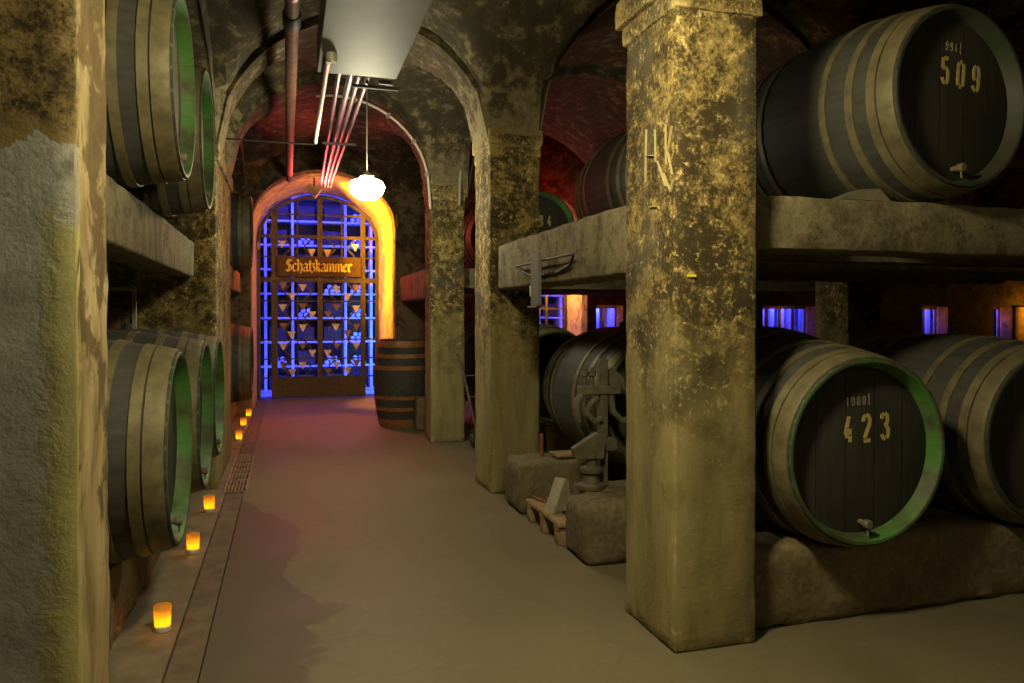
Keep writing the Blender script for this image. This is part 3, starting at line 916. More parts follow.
for a, b_ in ((.0, .085), (.185, .225), (.315, .355), (.655, .70), (.79, .835), (.915, .985)):
    bm = bmesh.new()
    P = [(ur(a+(b_-a)*i/3)+.005, .001+(a+(b_-a)*i/3)*HB) for i in range(4)]
    Q = [(ur(a+(b_-a)*i/3)-.005, .001+(a+(b_-a)*i/3)*HB) for i in range(3, -1, -1)]
    lathe(bm, P+Q, 56, closed=True); obj('hoop', bm, M['rust_hoop'], t, True, .6)
bm = bmesh.new(); rough_box(bm, 1.50, 1.80, 9.02, 9.22, 0, .40, .05, .02, .006, 9, 61)
tag(obj('stone_block', bm, M['block'], None, True, .9), 'small grey stone block leaning behind the third pillar beside the upright barrel', 'stone block')

# ------------------------------------------------------------------ stone blocks, pallet and press in the right gap
bm = bmesh.new(); rough_box(bm, 1.585, 1.98, 3.86, 4.22, 0, .335, .045, .035, .012, 7, 62)
tag(obj('stone_block', bm, M['block'], None, True, .9), 'rough stone block standing on the floor beside the near pillar', 'stone block')
bm = bmesh.new(); rough_box(bm, 1.56, 2.12, 5.02, 5.42, 0, .36, .05, .035, .012, 7, 63)
tag(obj('stone_block', bm, M['block'], None, True, .9), 'dark stone block at the foot of the second pillar', 'stone block')
t = thing('wooden_pallet', 'worn wooden pallet lying between the two stone blocks', 'pallet', (1.93, 4.62, 0))
for i, yy in enumerate((-.27, -.09, .09, .27)):
    pass
for i in range(5):
    x0 = -.36+i*.145
    bm = bmesh.new(); bevel_box(bm, x0, x0+.115, -.36, .30, .115, .140, .004, 1); obj('deck_board', bm, M['timber'], t)
for yy in (-.30, -.03, .24):
    bm = bmesh.new(); bevel_box(bm, -.36, .34, yy-.04, yy+.04, .090, .115, .004, 1); obj('cross_board', bm, M['timber'], t)
    for xx in (-.36, .23):
        bm = bmesh.new(); rough_box(bm, xx, xx+.11, yy-.04, yy+.04, .0, .09, .03, .012, .003, 12, yy); obj('foot_block', bm, M['timber'], t, True, .9)
bm = bmesh.new()
prism(bm, [(-.10, 0), (.09, 0), (.05, .20), (.01, .21)], -.045, .045)
bmesh.ops.bevel(bm, geom=list(bm.edges), offset=.005, segments=2, affect='EDGES')
o = obj('wooden_wedge', bm, M['pale_wedge'], None, True, .6); o.location = (1.68, 4.56, .140); o.rotation_euler = (0, 0, .5)
tag(o, 'pale tapered wooden wedge standing on the pallet', 'wedge')
bm = bmesh.new()
tube(bm, [(1.62, 4.93, .24), (1.62, 4.93, .152), (1.66, 4.75, .150), (1.85, 4.74, .150), (1.86, 4.90, .152), (1.86, 4.90, .27)], .011, 8)
tag(obj('bent_iron_bar', bm, M['rust'], None, True, .8), 'bent rusty iron bar lying on the pallet against the dark stone block', 'iron bar')
bm = bmesh.new(); bevel_box(bm, 1.86, 2.08, 5.08, 5.26, .372, .395, .006); tag(obj('wooden_board', bm, M['timber'], None), 'short board lying on the dark stone block', 'board')
bm = bmesh.new(); tube(bm, [(1.79, 5.22, .35), (1.79, 5.22, .53)], .014, 10); tag(obj('rusty_peg', bm, M['rust'], None, True, .8), 'rusty peg standing upright on the dark stone block', 'peg')

t = thing('iron_press', 'old iron hand press with post and bucket in front of the dark low barrel', 'press', (1.885, 4.385, .140))
t.scale = (.80, .80, .93)
bm = bmesh.new(); rough_box(bm, -.17, .42, -.16, .14, .0, .20, .05, .012, .004, 9, 71); obj('wooden_base', bm, M['dark_timber'], t, True, .9)
bm = bmesh.new(); bevel_box(bm, -.005, .065, -.035, .035, .20, 1.06, .008); obj('post', bm, M['press'], t)
bm = bmesh.new(); lathe(bm, [(.11, .20), (.11, .225), (.07, .24), (.06, .29), (.09, .31), (.09, .335), (.05, .35), (.05, .40), (.075, .41), (.075, .43)], 24, 'z', (-.09, -.06, 0)); obj('pump_body', bm, M['press'], t, True, .6)
bm = bmesh.new(); bevel_box(bm, -.02, .13, -.06, .06, .44, .52, .01); obj('clamp', bm, M['press'], t)
bm = bmesh.new()
B = [(-.26, .44), (.0, .40), (.0, .54), (-.07, .585), (-.26, .49)]
prism(bm, [(-.24, .405), (-.01, .40), (0.0, .545), (-.06, .575), (-.26, .475)], -.13, -.045)
bmesh.ops.bevel(bm, geom=list(bm.edges), offset=.006, segments=2, affect='EDGES'); obj('bucket', bm, M['press'], t, True, .6)
bm = bmesh.new(); bevel_box(bm, -.17, .17, -.05, .05, .82, .88, .01); obj('crosshead', bm, M['press'], t)
for xx in (-.12, -.06, .11):
    bm = bmesh.new(); lathe(bm, [(.018, .88), (.018, .94), (.032, .945), (.032, .975), (.014, .98), (.014, 1.0)], 12, 'z', (xx, 0, 0)); obj('bolt', bm, M['press'], t, True, .6)
bm = bmesh.new(); tube(bm, [(-.15, -.02, .82), (-.19, -.02, .78), (-.20, -.02, .70), (-.17, -.02, .64)], [.028, .036, .034, .02], 10); obj('left_hook', bm, M['press'], t, True, .8)
bm = bmesh.new(); tube(bm, [(-.03, -.05, .80), (-.10, -.05, .76), (-.12, -.05, .70), (-.06, -.05, .64), (.0, -.05, .66)], .024, 10); obj('yoke', bm, M['press'], t, True, .8)
bm = bmesh.new(); tube(bm, [(.10, 0, .82), (.12, 0, .70), (.20, -.01, .63), (.34, -.02, .68)], [.03, .026, .024, .02], 10); obj('crank_arm', bm, M['press'], t, True, .8)
bm = bmesh.new(); prism(bm, [(.08, .88), (.22, .84), (.20, .93), (.12, .99), (.08, .99)], -.04, .04); bmesh.ops.bevel(bm, geom=list(bm.edges), offset=.008, segments=2, affect='EDGES'); obj('jaw', bm, M['press'], t, True, .6)

# iron rod and strap hanging on the beam
t = thing('iron_hanger', 'bent iron rod and flat grey strap fixed to the concrete beam', 'hanger', (1.585, 4.54, 1.76))
bm = bmesh.new(); tube(bm, [(-.045, .50, -.02), (-.045, -.60, -.015)], .008, 8)
tube(bm, [(-.045, -.60, -.015), (-.02, -.48, -.07), (-.01, -.25, -.10), (-.01, .20, -.105), (-.015, .34, -.08), (-.045, .50, -.02)], .010, 8)
obj('rod', bm, M['iron_black'], t, True, .8)
bm = bmesh.new(); bevel_box(bm, -.075, -.055, -.075, .085, -.30, .035, .004); obj('strap', bm, M['strap'], t)
bm = bmesh.new(); bevel_box(bm, -.07, -.05, .085, .125, -.24, -.17, .003); o = obj('tag', bm, M['pipe_white'], t); o['label'] = 'small white tag'
bm = bmesh.new(); bevel_box(bm, -.08, -.02, -.03, .14, -.312, -.30, .003); obj('foot_plate', bm, M['strap'], t)

# sack truck half hidden behind the second pillar
t = thing('sack_truck', 'sack truck with one black wheel half hidden behind the second pillar', 'sack truck', (2.1, 7.75, 0), .15)
bm = bmesh.new()
tube(bm, [(-.17, .0, .13), (-.22, .28, .78), (-.24, .34, .90), (-.24, .42, .97)], .014, 8); obj('rail', bm, M['press'], t, True, .8)
bm = bmesh.new()
tube(bm, [(.17, .0, .13), (.12, .28, .78), (.10, .34, .90), (.10, .42, .97)], .014, 8); obj('rail', bm, M['press'], t, True, .8)
for zz, k in ((.28, .07), (.52, .17), (.74, .265)):
    bm = bmesh.new(); tube(bm, [(-.19-.0*k, k, zz), (.15, k, zz)], .010, 8); obj('crossbar', bm, M['press'], t, True, .8)
for xx in (-.21, .21):
    bm = bmesh.new(); lathe(bm, [(.05, -.018), (.085, -.022), (.10, -.012), (.10, .012), (.085, .022), (.05, .018)], 24, 'x', (xx, 0, .101)); w_ = obj('wheel', bm, M['rubber'], t, True, .6)
    bm = bmesh.new(); lathe(bm, [(.05, -.02), (.02, -.028), (.02, .028), (.05, .02)], 16, 'x', (xx, 0, .101)); obj('hub', bm, M['press'], w_, True, .6)
bm = bmesh.new(); tube(bm, [(-.21, 0, .101), (.21, 0, .101)], .012, 8); obj('axle', bm, M['press'], t, True, .8)
bm = bmesh.new(); bevel_box(bm, -.18, .18, -.22, .0, .02, .032, .003); obj('toe_plate', bm, M['press'], t)

# iron stand seen between the left barrels
t = thing('iron_stand', 'small grey iron stand behind the lower left barrels under the beam', 'stand', (-1.24, 6.39, 0))
for xx in (-.12, .12):
    bm = bmesh.new(); bevel_box(bm, xx-.015, xx+.015, -.015, .015, 0, 1.62, .003); obj('upright', bm, M['pipe_grey'], t)
bm = bmesh.new(); bevel_box(bm, -.105, .105, -.015, .015, 1.585, 1.615, .003); obj('top_bar', bm, M['pipe_grey'], t)
bm = bmesh.new(); bevel_box(bm, -.085, .02, -.02, .02, 1.20, 1.46, .005); o = obj('panel', bm, M['rust'], t); o['label'] = 'brown panel'

# ------------------------------------------------------------------ LED candles on the ledge
def make_candle(label, x, y):
    t = thing('led_candle', label, 'candle', (x, y, .004), random.random()*6, 'glowing candles along the left ledge')
    return t
bm = bmesh.new(); lathe(bm, [(.034, 0), (.036, .003), (.036, .022), (.033, .025)], 24); BASE = part_mesh('base', bm, M['led_base'])
bm = bmesh.new(); lathe(bm, [(.033, .022), (.038, .110), (.036, .112), (.0335, .110), (.030, .027)], 28, capa=False, capb=False); CUP = part_mesh('glass_cup', bm, M['candle_glass'], 1.0)
bm = bmesh.new(); lathe(bm, [(.004, .030), (.013, .036), (.014, .046), (.008, .062), (.001, .076)], 14); FL = part_mesh('flame', bm, M['flame'])
for lab, x, y in [('glowing candle nearest the camera on the left ledge', -.53, 3.63), ('glowing candle second from the front, below the second lower left barrel', -.53, 4.77),
                  ('glowing candle just before the floor grate', -.53, 5.74), ('glowing candle right after the long stone pier, nearest of the far three', -.51, 8.89),
                  ('glowing candle in the middle of the far three by the gate', -.52, 9.99), ('glowing candle closest to the gate', -.50, 10.90)]:
    t = make_candle(lab, x, y)
    add(BASE, 'base', t); add(CUP, 'glass_cup', t); add(FL, 'flame', t)

# floor grate
t = thing('floor_grate', 'iron floor grate over the gutter beside the long stone pier', 'grate', (-.395, 7.15, 0))
bm = bmesh.new()
for xx in (-.085, .075):
    bevel_box(bm, xx, xx+.012, -.83, .83, -.03, .008, .002, 1)
for yy in (-.83, .818): bevel_box(bm, -.085, .087, yy, yy+.012, -.03, .008, .002, 1)
obj('frame', bm, M['grate'], t)
for i in range(5):
    xx = -.055+i*.026
    bm = bmesh.new(); bevel_box(bm, xx-.005, xx+.005, -.818, .818, -.02, .006, .002, 1); obj('bar', bm, M['grate'], t)
for i in range(6):
    yy = -.6+i*.24
    bm = bmesh.new(); bevel_box(bm, -.073, .075, yy-.008, yy+.008, -.025, .004, .002, 1); obj('cross_bar', bm, M['grate'], t)

# ------------------------------------------------------------------ the gate
PXW = (1.51+.46)/120.0
def gx(u): return -.46+(u-258)*PXW
def gz(v): return 1.40+(315.0-v)*.01672
gate = thing('iron_gate', 'tall arched iron gate lettered Schatzkammer with blue light behind it', 'gate', (.52, GATE_Y, 0))
GX, GY = .52, 0.0
def gb(bm, u0, u1, v0, v1, y0=-.025, y1=.025): box(bm, gx(u0)-GX, gx(u1)-GX, y0, y1, max(.012, gz(v1)), gz(v0))
# arched outer frame
bm = bmesh.new()
zs = gz(240); x0, x1 = gx(257.6)-GX, gx(378.6)-GX; zc = gz(194.5)
out_ = [(x0, .005)]+arch_pts(x0, x1, zs, zc-zs, 36)+[(x1, .005)]
xi0, xi1 = gx(261)-GX, gx(375.4)-GX
in_ = [(xi0, .005)]+arch_pts(xi0, xi1, zs, gz(198)-zs, 36)+[(xi1, .005)]
for i in range(len(out_)-1):
    prism(bm, [out_[i], out_[i+1], in_[i+1], in_[i]], -.035, .035)
obj('arched_frame', bm, M['iron'], gate)
def arch_z(u):      # inner height of the arch at u
    x = gx(u)-GX; c = (xi0+xi1)/2; a = (xi1-xi0)/2
    return zs+(gz(198)-zs)*math.sqrt(max(0, 1-((x-c)/a)**2))
def v_of(z): return 315-(z-1.40)/.01672
for u0, u1 in ((271.6, 277.6), (316.6, 321.8), (360.2, 365)):
    bm = bmesh.new(); gb(bm, u0, u1, v_of(arch_z((u0+u1)/2)+.03), 398.6, -.031, .031); obj('stile', bm, M['iron'], gate)
for u in (297, 341):
    bm = bmesh.new(); gb(bm, u-.7, u+.7, v_of(arch_z(u)+.02), 256, -.012, .012); gb(bm, u-.6, u+.6, 282, 377, -.012, .012); obj('thin_upright', bm, M['iron'], gate)
bm = bmesh.new(); gb(bm, 261, 375.4, 235, 238.2); obj('rail', bm, M['iron'], gate)
bm = bmesh.new(); gb(bm, 261, 375.4, 277.2, 282); obj('rail', bm, M['iron'], gate)
bm = bmesh.new(); gb(bm, 269, 368, 213.4, 215.2, -.012, .012); obj('thin_rail', bm, M['iron'], gate)
for v in (300.8, 319.6, 339.4, 358.6):
    bm = bmesh.new(); gb(bm, 261, 375.4, v-.7, v+.7, -.014, .014); obj('thin_rail', bm, M['iron'], gate)
bm = bmesh.new(); gb(bm, 261, 271.6, 256.2, 257.4, -.014, .014); gb(bm, 365, 375.4, 256.2, 257.4, -.014, .014); obj('thin_rail', bm, M['iron'], gate)
bm = bmesh.new(); gb(bm, 261, 375.4, 376.4, 378, -.02, .02); obj('rail', bm, M['iron'], gate)
for u0, u1 in ((277.6, 316.6), (321.8, 360.2)):
    bm = bmesh.new(); gb(bm, u0, u1, 378, 397.4, -.012, .018); obj('kick_panel', bm, M['iron'], gate)
bm = bmesh.new(); gb(bm, 271.6, 365, 397.0, 399.5); obj('rail', bm, M['iron'], gate)
bm = bmesh.new(); bevel_box(bm, gx(277.2)-GX, gx(360.6)-GX, -.06, .03, gz(276.6), gz(256.2), .006)
sign = obj('name_board', bm, M['board'], gate)
# zigzag wires and little plates in the panes
rows = [(238.2, 256.2), (282, 300.8), (300.8, 319.6), (319.6, 339.4), (339.4, 358.6), (358.6, 377)]
for r, (va, vb) in enumerate(rows):
    vm = (va+vb)/2
    for uc in (287.5, 307, 331, 350.5):
        bm = bmesh.new()
        sg = 1 if uc in (287.5, 331) else -1
        if r == 0: sg = -sg
        P = [(gx(uc+2.8*sg)-GX, gz(va)), (gx(uc+2.8*sg)-GX, gz(va+2)), (gx(uc-2.8*sg)-GX, gz(vm-2)), (gx(uc-2.8*sg)-GX, gz(vm+2)), (gx(uc+2.8*sg)-GX, gz(vb-2)), (gx(uc+2.8*sg)-GX, gz(vb))]
        ribbon(bm, P, .027, -.008, .008); obj('zigzag_bar', bm, M['iron'], gate)
tri = [(282, 244.5, 1), (311, 252.0, 1), (326.5, 252.2, 1), (354.5, 246, 1), (302, 287.5, 1), (291.5, 296, 1), (335.5, 289, 1), (346.5, 296.5, 1), (355.5, 287.5, 0), (283, 286, 0),
       (282.5, 307.5, 1), (311.5, 314.5, 1), (327, 314.2, 0), (355.5, 308.5, 1), (302, 306.5, 0), (335.5, 307, 0), (302, 327.5, 1), (291, 334.5, 1), (335, 327, 1), (346.5, 333.5, 0), (355.8, 327, 0), (283, 326, 0),
       (283, 346, 1), (311.5, 353, 1), (326.5, 353.3, 1), (355.5, 346, 1), (302, 346, 0), (336, 346, 0), (302, 365, 1), (291.5, 372, 1), (335.5, 365.5, 1), (346.5, 371.5, 1), (283, 365, 0), (327, 372, 0), (355.8, 364, 0)]
for u, v, br in tri:
    bm = bmesh.new(); x, z = gx(u)-GX, gz(v); a = .066
    prism(bm, [(x-a, z+.055), (x+a, z+.055), (x+.008, z-.062), (x-.008, z-.062)], -.034, -.016)
    obj('triangle_plate', bm, M['plate'] if br else M['plate_dimmed'], gate)
# hinge
bm = bmesh.new(); tube(bm, [(gx(259)-GX, -.05, gz(250.5)), (gx(259)-GX, -.05, gz(243.5))], .03, 12); obj('hinge', bm, M['brass'], gate, True, .8)
# blackletter lettering
BL = {
 'S': (.62, [[(.55, .88), (.42, 1.0), (.2, .98), (.1, .82), (.16, .62), (.46, .5), (.54, .3), (.46, .1), (.24, .0), (.04, .12)], [(.3, .98), (.3, .06)]]),
 'c': (.44, [[(.38, .58), (.22, .7), (.08, .56), (.08, .14), (.22, .0), (.4, .12)]]),
 'h': (.54, [[(.02, 1.0), (.12, .96), (.12, .02)], [(.14, .54), (.32, .70), (.44, .56), (.44, .08), (.34, -.14)]]),
 'a': (.54, [[(.06, .56), (.22, .70), (.40, .58), (.40, .12), (.52, .02)], [(.40, .40), (.18, .34), (.06, .18), (.18, .0), (.40, .12)]]),
 't': (.66, [[(.14, .92), (.14, .12), (.24, .0)], [(.0, .66), (.34, .66)], [(.34, .66), (.56, .68), (.44, .44), (.60, .30), (.54, .06), (.34, -.06)]]),
 'k': (.50, [[(.02, 1.0), (.12, .96), (.12, .02)], [(.14, .56), (.30, .72), (.40, .60), (.16, .38)], [(.20, .38), (.34, .26), (.34, .08), (.46, .02)]]),
 'm': (.80, [[(.02, .62), (.12, .66), (.12, .02)], [(.14, .56), (.28, .70), (.40, .60), (.40, .02)], [(.42, .56), (.56, .70), (.68, .60), (.68, .08), (.78, .02)]]),
 'e': (.46, [[(.08, .34), (.38, .50), (.26, .70), (.08, .54), (.08, .14), (.22, .0), (.40, .12)]]),
 'r': (.42, [[(.02, .62), (.12, .66), (.12, .08), (.22, .02)], [(.14, .56), (.28, .70), (.40, .58)]]),
}
letters = list('Schatkammer')
tot = sum(BL[c][0] for c in letters)
wid = gx(351)-gx(285.5); sc = wid/tot; hh = gz(260)-gz(271.5)
bm = bmesh.new(); x = gx(285.5)-GX; zb = gz(271.3)
for c in letters:
    for st in BL[c][1]:
        nib(bm, [(x+p[0]*sc, zb+p[1]*hh) for p in st], .030, .75, -.072, -.058)
    x += BL[c][0]*sc
o = obj('lettering', bm, M['gold'], sign); o['label'] = 'yellow blackletter word Schatzkammer'

# ------------------------------------------------------------------ blue treasury: racks, crates, bottles
def rack(label, x0, n, y, cell=.47, rows_=8, rowh=.44):
    t = thing('wine_rack', label, 'rack', (x0, y, 0), group=None)
    for i in range(n+1):
        bm = bmesh.new(); bevel_box(bm, i*cell-.024, i*cell+.024, -.02, .38, 0, rows_*rowh+.04, .005, 1); obj('upright', bm, M['rack'], t)
    for k in range(rows_+1):
        bm = bmesh.new(); bevel_box(bm, -.045, n*cell+.045, .0, .38, k*rowh+.012, k*rowh+.045, .005, 1); obj('shelf', bm, M['rack'], t)
    bm = bmesh.new(); box(bm, -.045, n*cell+.045, .38, .395, 0, rows_*rowh+.04); obj('back_panel', bm, M['iron_black'], t)
    return t
RY = 14.25
rack('tall pale wine rack lit blue behind the gate', -.83, 6, RY)
rack('tall pale wine rack lit blue behind the second arch', 2.95, 6, RY)
crp = None
bm = bmesh.new(); bevel_box(bm, -.15, .15, .0, .28, 0, .26, .01)
CR = part_mesh('crate', bm, M['crate'])
bm = bmesh.new(); lathe(bm, [(.038, .0), (.041, .006), (.041, .20), (.016, .27), (.016, .30)], 14, 'y')
BT = part_mesh('bottle', bm, M['glass_bottle'])
rng = random.Random(3)
def fill(x0, n, rows_, which, cell=.47, rowh=.44):
    for i in range(n):
        for k in range(rows_):
            cx = x0+(i+.5)*cell; z = k*rowh+.046
            if which(i, k):
                nb = 3
                for lv in range(2):
                    for j in range(nb-lv):
                        o = bpy.data.objects.new('bottle', BT); link(o)
                        o.location = (cx-.10+j*.10+lv*.05, RY+.03, z+.042+lv*.078)
                        tag(o, 'wine bottle lying in the blue lit rack behind the bars', 'bottle', 'wine bottles lying in the blue racks')
            else:
                o = bpy.data.objects.new('wooden_crate', CR); link(o)
                o.location = (cx+rng.uniform(-.02, .02), RY+.04, z)
                tag(o, 'dark crate on a shelf of the blue lit rack behind the bars', 'crate', 'dark crates in the blue racks')
fill(-.83, 6, 8, lambda i, k: (i*3+k*5) % 7 < 2 or i == 4)
fill(2.95, 6, 8, lambda i, k: (i*2+k*3) % 5 < 2)

# windows of the right hall: panes with bars and a lit pale rack behind
for wn, (a, b_, zb, zt, rise) in enumerate(OPEN):
    t = bpy.data.objects.new('window_%d' % (wn+1), None); link(t); t.location = ((a+b_)/2, GATE_Y if rise else 12.40, 0); t['kind'] = 'structure'
    bm = bmesh.new(); w = (b_-a)/2
    if rise:
        out_ = [(-w, 0)]+arch_pts(-w, w, zt, rise, 24)+[(w, 0)]
        in_ = [(-w+.05, 0)]+arch_pts(-w+.05, w-.05, zt, rise-.05, 24)+[(w-.05, 0)]
        for i in range(len(out_)-1): prism(bm, [out_[i], out_[i+1], in_[i+1], in_[i]], -.03, .03)
        for k in range(1, 5): box(bm, -w+2*w*k/5-.02, -w+2*w*k/5+.02, -.02, .02, 0, zt+rise*math.sqrt(1-(2*k/5-1)**2))
        for k in range(1, 8): box(bm, -w, w, -.015, .015, .38*k-.015, .38*k+.015)
    else:
        box(bm, -w, w, -.03, .03, zb, zb+.06); box(bm, -w, w, -.03, .03, zt-.05, zt)
        n = max(2, int(2*w/.28))
        for k in range(n+1): box(bm, -w+(2*w)*k/n-.022, -w+(2*w)*k/n+.022, -.02, .02, zb, zt)
    obj('window_bars', bm, M['iron'], t)
    if not rise:
        bm = bmesh.new()
        n = int(2*w/.16)
        for k in range(n): 
            xx = -w-.10+(2*w+.45)*k/n
            box(bm, xx, xx+.09, .30, .36+.05*(k % 3), .2, 2.2)
        obj('pale_slats', bm, M['rack'], t)

# ------------------------------------------------------------------ ceiling services
t = thing('ceiling_duct', 'grey sheet metal box hanging under the vault above the aisle', 'duct', (.445, 3.9, 2.95))
bm = bmesh.new(); bevel_box(bm, -.255, .255, -1.0, 1.08, 0, .22, .006); obj('casing', bm, M['duct'], t)
for yy in (-.6, .7):
    for xx in (-.2, .2):
        bm = bmesh.new(); tube(bm, [(xx, yy, .215), (xx, yy, .60)], .008, 6); obj('hanger_rod', bm, M['pipe_grey'], t, True, .8)
bm = bmesh.new(); lathe(bm, [(.03, -.03), (.035, -.01), (.035, .02)], 12, 'z', (-.185, .70, -.02)); obj('socket', bm, M['pipe_grey'], t, True, .8)
# four polished pipes
px = [(.34, .47), (.42, .515), (.475, .56), (.54, .60)]
labs = ['leftmost of the four polished pipes above the gate', 'second from the left of the four polished pipes above the gate', 'third from the left of the four polished pipes above the gate', 'rightmost of the four polished pipes above the gate']
for (a, b_), l in zip(px, labs):
    bm = bmesh.new(); tube(bm, [(a, 4.97, 3.03), (a+(b_-a)*.5, 8.0, 3.12), (b_, 10.95, 3.22)], .018 if l[0] != 's' else .024, 10)
    tag(obj('steel_pipe', bm, M['pipe_steel'], None, True, .8), l, 'pipe', 'polished pipes under the vault')
t = thing('pipe_bracket', 'dark bracket clamping the four pipes midway to the gate', 'bracket', (.49, 7.45, 3.10))
bm = bmesh.new(); bevel_box(bm, -.16, .16, -.02, .02, -.06, -.040, .003); obj('bar', bm, M['iron_black'], t)
bm = bmesh.new(); tube(bm, [(-.02, 0, -.03), (-.02, 0, .52)], .008, 6); obj('rod', bm, M['iron_black'], t, True, .8)
t = thing('pipe_bracket', 'bracket at the duct end with two short pipe stubs', 'bracket', (.56, 5.3, 3.03))
bm = bmesh.new(); bevel_box(bm, -.12, .20, -.015, .015, -.06, -.040, .003); obj('bar', bm, M['rubber'], t)
bm = bmesh.new(); tube(bm, [(-.02, 0, -.03), (-.02, 0, .60)], .008, 6); obj('rod', bm, M['iron_black'], t, True, .8)
for zz in (-.005, .05):
    bm = bmesh.new(); tube(bm, [(.06, 0, zz), (.16, 0, zz-.005)], .018, 10); obj('pipe_stub', bm, M['pipe_steel'], t, True, .8)
# white conduit
bm = bmesh.new(); tube(bm, [(.245, 4.6, 2.90), (.245, 4.72, 2.935), (.255, 6.9, 2.96), (.255, 6.95, 2.94)], .017, 10)
tag(obj('white_conduit', bm, M['pipe_white'], None, True, .8), 'thin white tube running from the duct towards the gate', 'conduit')
# rust pipe along the vault
t = thing('ceiling_pipe', 'rusty pipe with black coupling running along the vault left of the duct', 'pipe', (.04, 7.9, 3.30))
bm = bmesh.new(); tube(bm, [(-.01, -4.2, 0), (.0, -2.9, 0), (.005, 3.1, 0)], .045, 14); obj('pipe_run', bm, M['pipe_rust'], t, True, .8)
bm = bmesh.new(); lathe(bm, [(.05, -2.95), (.058, -2.93), (.058, -2.75), (.05, -2.73)], 16, 'y', (0, 0, 0)); obj('coupling', bm, M['iron_black'], t, True, .6)
bm = bmesh.new(); lathe(bm, [(.05, -3.35), (.056, -3.33), (.056, -3.25), (.05, -3.23)], 16, 'y', (0, 0, 0)); obj('clamp_ring', bm, M['pipe_steel'], t, True, .6)
# cable across
bm = bmesh.new(); tube(bm, [(-.52, 7.3, 3.0), (-.1, 7.25, 2.985), (.25, 7.2, 2.975)], .008, 6)
tag(obj('cross_cable', bm, M['iron_black'], None, True, .8), 'thin cable strung across the aisle from the left wall', 'cable')
# curved conduit on the arch of the third pillar
bm = bmesh.new(); P = []
for i in range(14):
    a = .05+(PI/2+.15)*i/13
    P.append((.4975+.985*math.cos(a), 8.085+.0*i, SPR+.06+.93*math.sin(a)))
tube(bm, [(1.50, 8.085, 2.55)]+P, .014, 8)
t = thing('curved_conduit', 'pale conduit bent along the arch to the third pillar', 'conduit', (0, 0, 0))
obj('tube', bm, M['pipe_white'], t, True, .8)
for i in (1, 4, 7, 10):
    p = Vector(P[i]); bm = bmesh.new(); bevel_box(bm, p.x-.022, p.x+.022, p.y-.02, p.y+.055, p.z-.022, p.z+.022, .004, 1); obj('clip', bm, M['pipe_grey'], t)
bm = bmesh.new(); tube(bm, [(1.82, 8.09, 2.60), (1.83, 8.09, 2.85), (1.845, 8.09, 3.3)], .018, 8)
tag(obj('vertical_conduit', bm, M['pipe_grey'], None, True, .8), 'grey conduit rising from the capital of the third pillar', 'conduit')

# ------------------------------------------------------------------ lamps
def hanging_lamp(label, x, y, z, top, mat):
    t = thing('hanging_lamp', label, 'lamp', (x, y, z))
    bm = bmesh.new(); lathe(bm, [(.001, -.115), (.07, -.105), (.13, -.06), (.15, .0), (.13, .045), (.06, .075)], 24); obj('glass_globe', bm, mat, t, True, 1.2)
    bm = bmesh.new(); lathe(bm, [(.062, .07), (.062, .09), (.03, .11), (.012, .13)], 20); obj('holder', bm, M['pipe_grey'], t, True, .7)
    bm = bmesh.new(); tube(bm, [(0, 0, .12), (0, 0, top-z)], .006, 6); obj('cord', bm, M['pipe_grey'], t, True, .8)
    return t
hanging_lamp('brilliant round lamp hanging on a cord before the gate', .66, 6.50, 2.49, 3.70, M['bulb'])
hanging_lamp('hanging lamp above the near aisle', .60, 2.0, 2.66, 3.66, M['bulb_near'])

def lamp(name, kind, loc, col, power, rot=None, size=.05, spot=None, blend=.5):
    d = bpy.data.lights.new(name, kind); d.color = col; d.energy = power
    if kind == 'AREA':
        d.shape = 'RECTANGLE'; d.size = size[0]; d.size_y = size[1]
    else:
        d.shadow_soft_size = size
    if kind == 'SPOT': d.spot_size = spot; d.spot_blend = blend
    o = bpy.data.objects.new(name, d); link(o); o.location = loc
    if rot is not None:
        v = Vector(rot)-Vector(loc); o.rotation_euler = v.to_track_quat('-Z', 'Y').to_euler()
    return o
# floodlight over the gateway
t = thing('floodlight', 'small floodlight clamped under the crown of the gateway arch', 'floodlight', (.40, 11.55, 3.24))
bm = bmesh.new(); lathe(bm, [(.04, -.12), (.055, -.10), (.075, .06), (.085, .07), (.08, .075), (.06, .05)], 20, 'x', (0, 0, 0)); h_ = obj('housing', bm, M['plate'], t, True, .6); h_.rotation_euler = (0, .6, 0)
bm = bmesh.new(); tube(bm, [(0, 0, .05), (0, 0, .20)], .012, 8); obj('bracket', bm, M['iron_black'], t, True, .8)
lamp('gateway_flood', 'SPOT', (.40, 11.60, 2.98), (1, .38, .012), 620, rot=(1.6, 12.0, 2.78), size=.05, spot=1.9, blend=.35)
lamp('gateway_flood_low', 'SPOT', (.40, 11.60, 2.98), (1, .38, .012), 620, rot=(1.55, 11.9, 1.1), size=.05, spot=.85, blend=.5)
lamp('gateway_glow', 'POINT', (.72, 11.70, 3.10), (1, .28, .045), 13, size=.05)
lamp('gateway_red', 'SPOT', (.45, 10.85, 2.95), (1, .10, .09), 90, rot=(.4, 8.6, 1.9), size=.05, spot=2.9)
lamp('gateway_floor', 'SPOT', (.5, 11.2, 3.1), (1, .24, .20), 170, rot=(.55, 9.9, 0), size=.05, spot=.85, blend=.8)
lamp('second_arch_flood', 'POINT', (4.45, 12.72, 1.95), (1, .37, .01), 70, size=.06)
lamp('second_arch_red', 'POINT', (4.2, 11.6, 3.1), (1, .05, .03), 14, size=.06)
for i, (a, b_, zb, zt, rise) in enumerate(OPEN[1:]):
    lamp('window_flood', 'POINT', ((a+b_)/2, 12.2, 1.40), (1, .25, .03), 2.2, size=.03)
    lamp('window_blue', 'AREA', ((a+b_)/2, 12.55, 1.62), (.05, .06, 1), 16, rot=((a+b_)/2, 12.85, 1.2), size=(b_-a, .1))
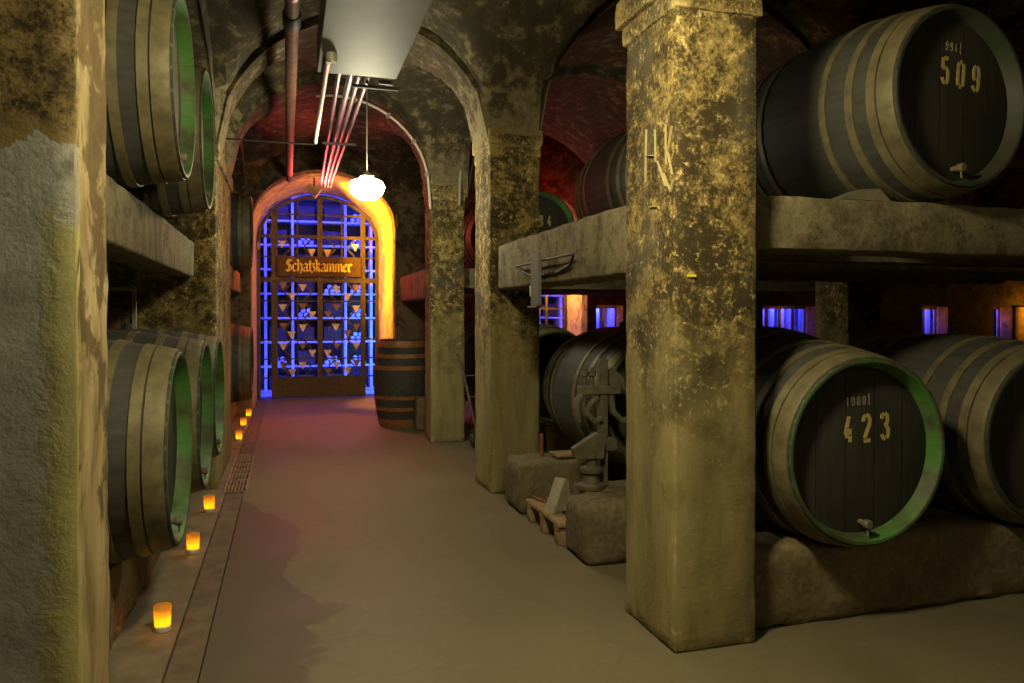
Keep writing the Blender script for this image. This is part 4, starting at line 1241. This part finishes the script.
lamp('panel_flood', 'POINT', (15.0, 11.75, 1.45), (1, .36, .012), 12, size=.03)
# blue strips inside the treasury
lamp('treasury_blue', 'AREA', (.5, 13.35, 3.6), (.035, .045, 1), 110, rot=(.5, 14.6, 1.4), size=(2.6, .2))
lamp('treasury_blue_low', 'AREA', (.5, 13.45, .15), (.035, .055, 1), 60, rot=(.5, 14.5, 1.6), size=(2.6, .2))
lamp('treasury_cyan', 'AREA', (1.75, 13.5, 1.3), (.06, .28, 1), 24, rot=(1.2, 14.4, 1.2), size=(.2, 1.8))
lamp('second_arch_blue', 'AREA', (4.0, 13.35, 3.6), (.04, .05, 1), 90, rot=(4.0, 14.6, 1.4), size=(2.2, .2))
lamp('second_arch_blue_low', 'AREA', (4.0, 13.45, .15), (.04, .08, 1), 30, rot=(4.0, 14.5, 1.6), size=(2.2, .2))
# next lamp of the row, behind the viewer; unseen fill added in right hall
lamp('unseen_cellar_light', 'POINT', (.6, -2.4, 2.6), (1, .84, .50), 22, size=.1)
lamp('unseen_cellar_light', 'POINT', (6.5, -1.5, 2.6), (1, .84, .55), 22, size=.1)

# ------------------------------------------------------------------ world, camera, view
w = bpy.data.worlds.new('World'); SC.world = w; w.use_nodes = True
w.node_tree.nodes['Background'].inputs[0].default_value = (.8, .75, .6, 1)
w.node_tree.nodes['Background'].inputs[1].default_value = .0

cam = bpy.data.cameras.new('camera'); cam.sensor_width = 36; cam.sensor_fit = 'HORIZONTAL'
cam.lens = 753.4/1024*36; cam.shift_y = (323.2-341.5)/1024; cam.clip_start = .05
co = bpy.data.objects.new('camera', cam); link(co)
co.location = (0, 0, 1.4)
co.rotation_euler = (PI/2-math.radians(.61), 0, -math.radians(16.67))
SC.camera = co
SC.view_settings.view_transform = 'Standard'; SC.view_settings.look = 'None'
SC.view_settings.gamma = 1; SC.view_settings.use_curve_mapping = False
SC.view_settings.exposure = 0.12
SC.cycles.use_denoising = True
SC.cycles.max_bounces = 8; SC.cycles.diffuse_bounces = 5
SC.cycles.sample_clamp_indirect = 6
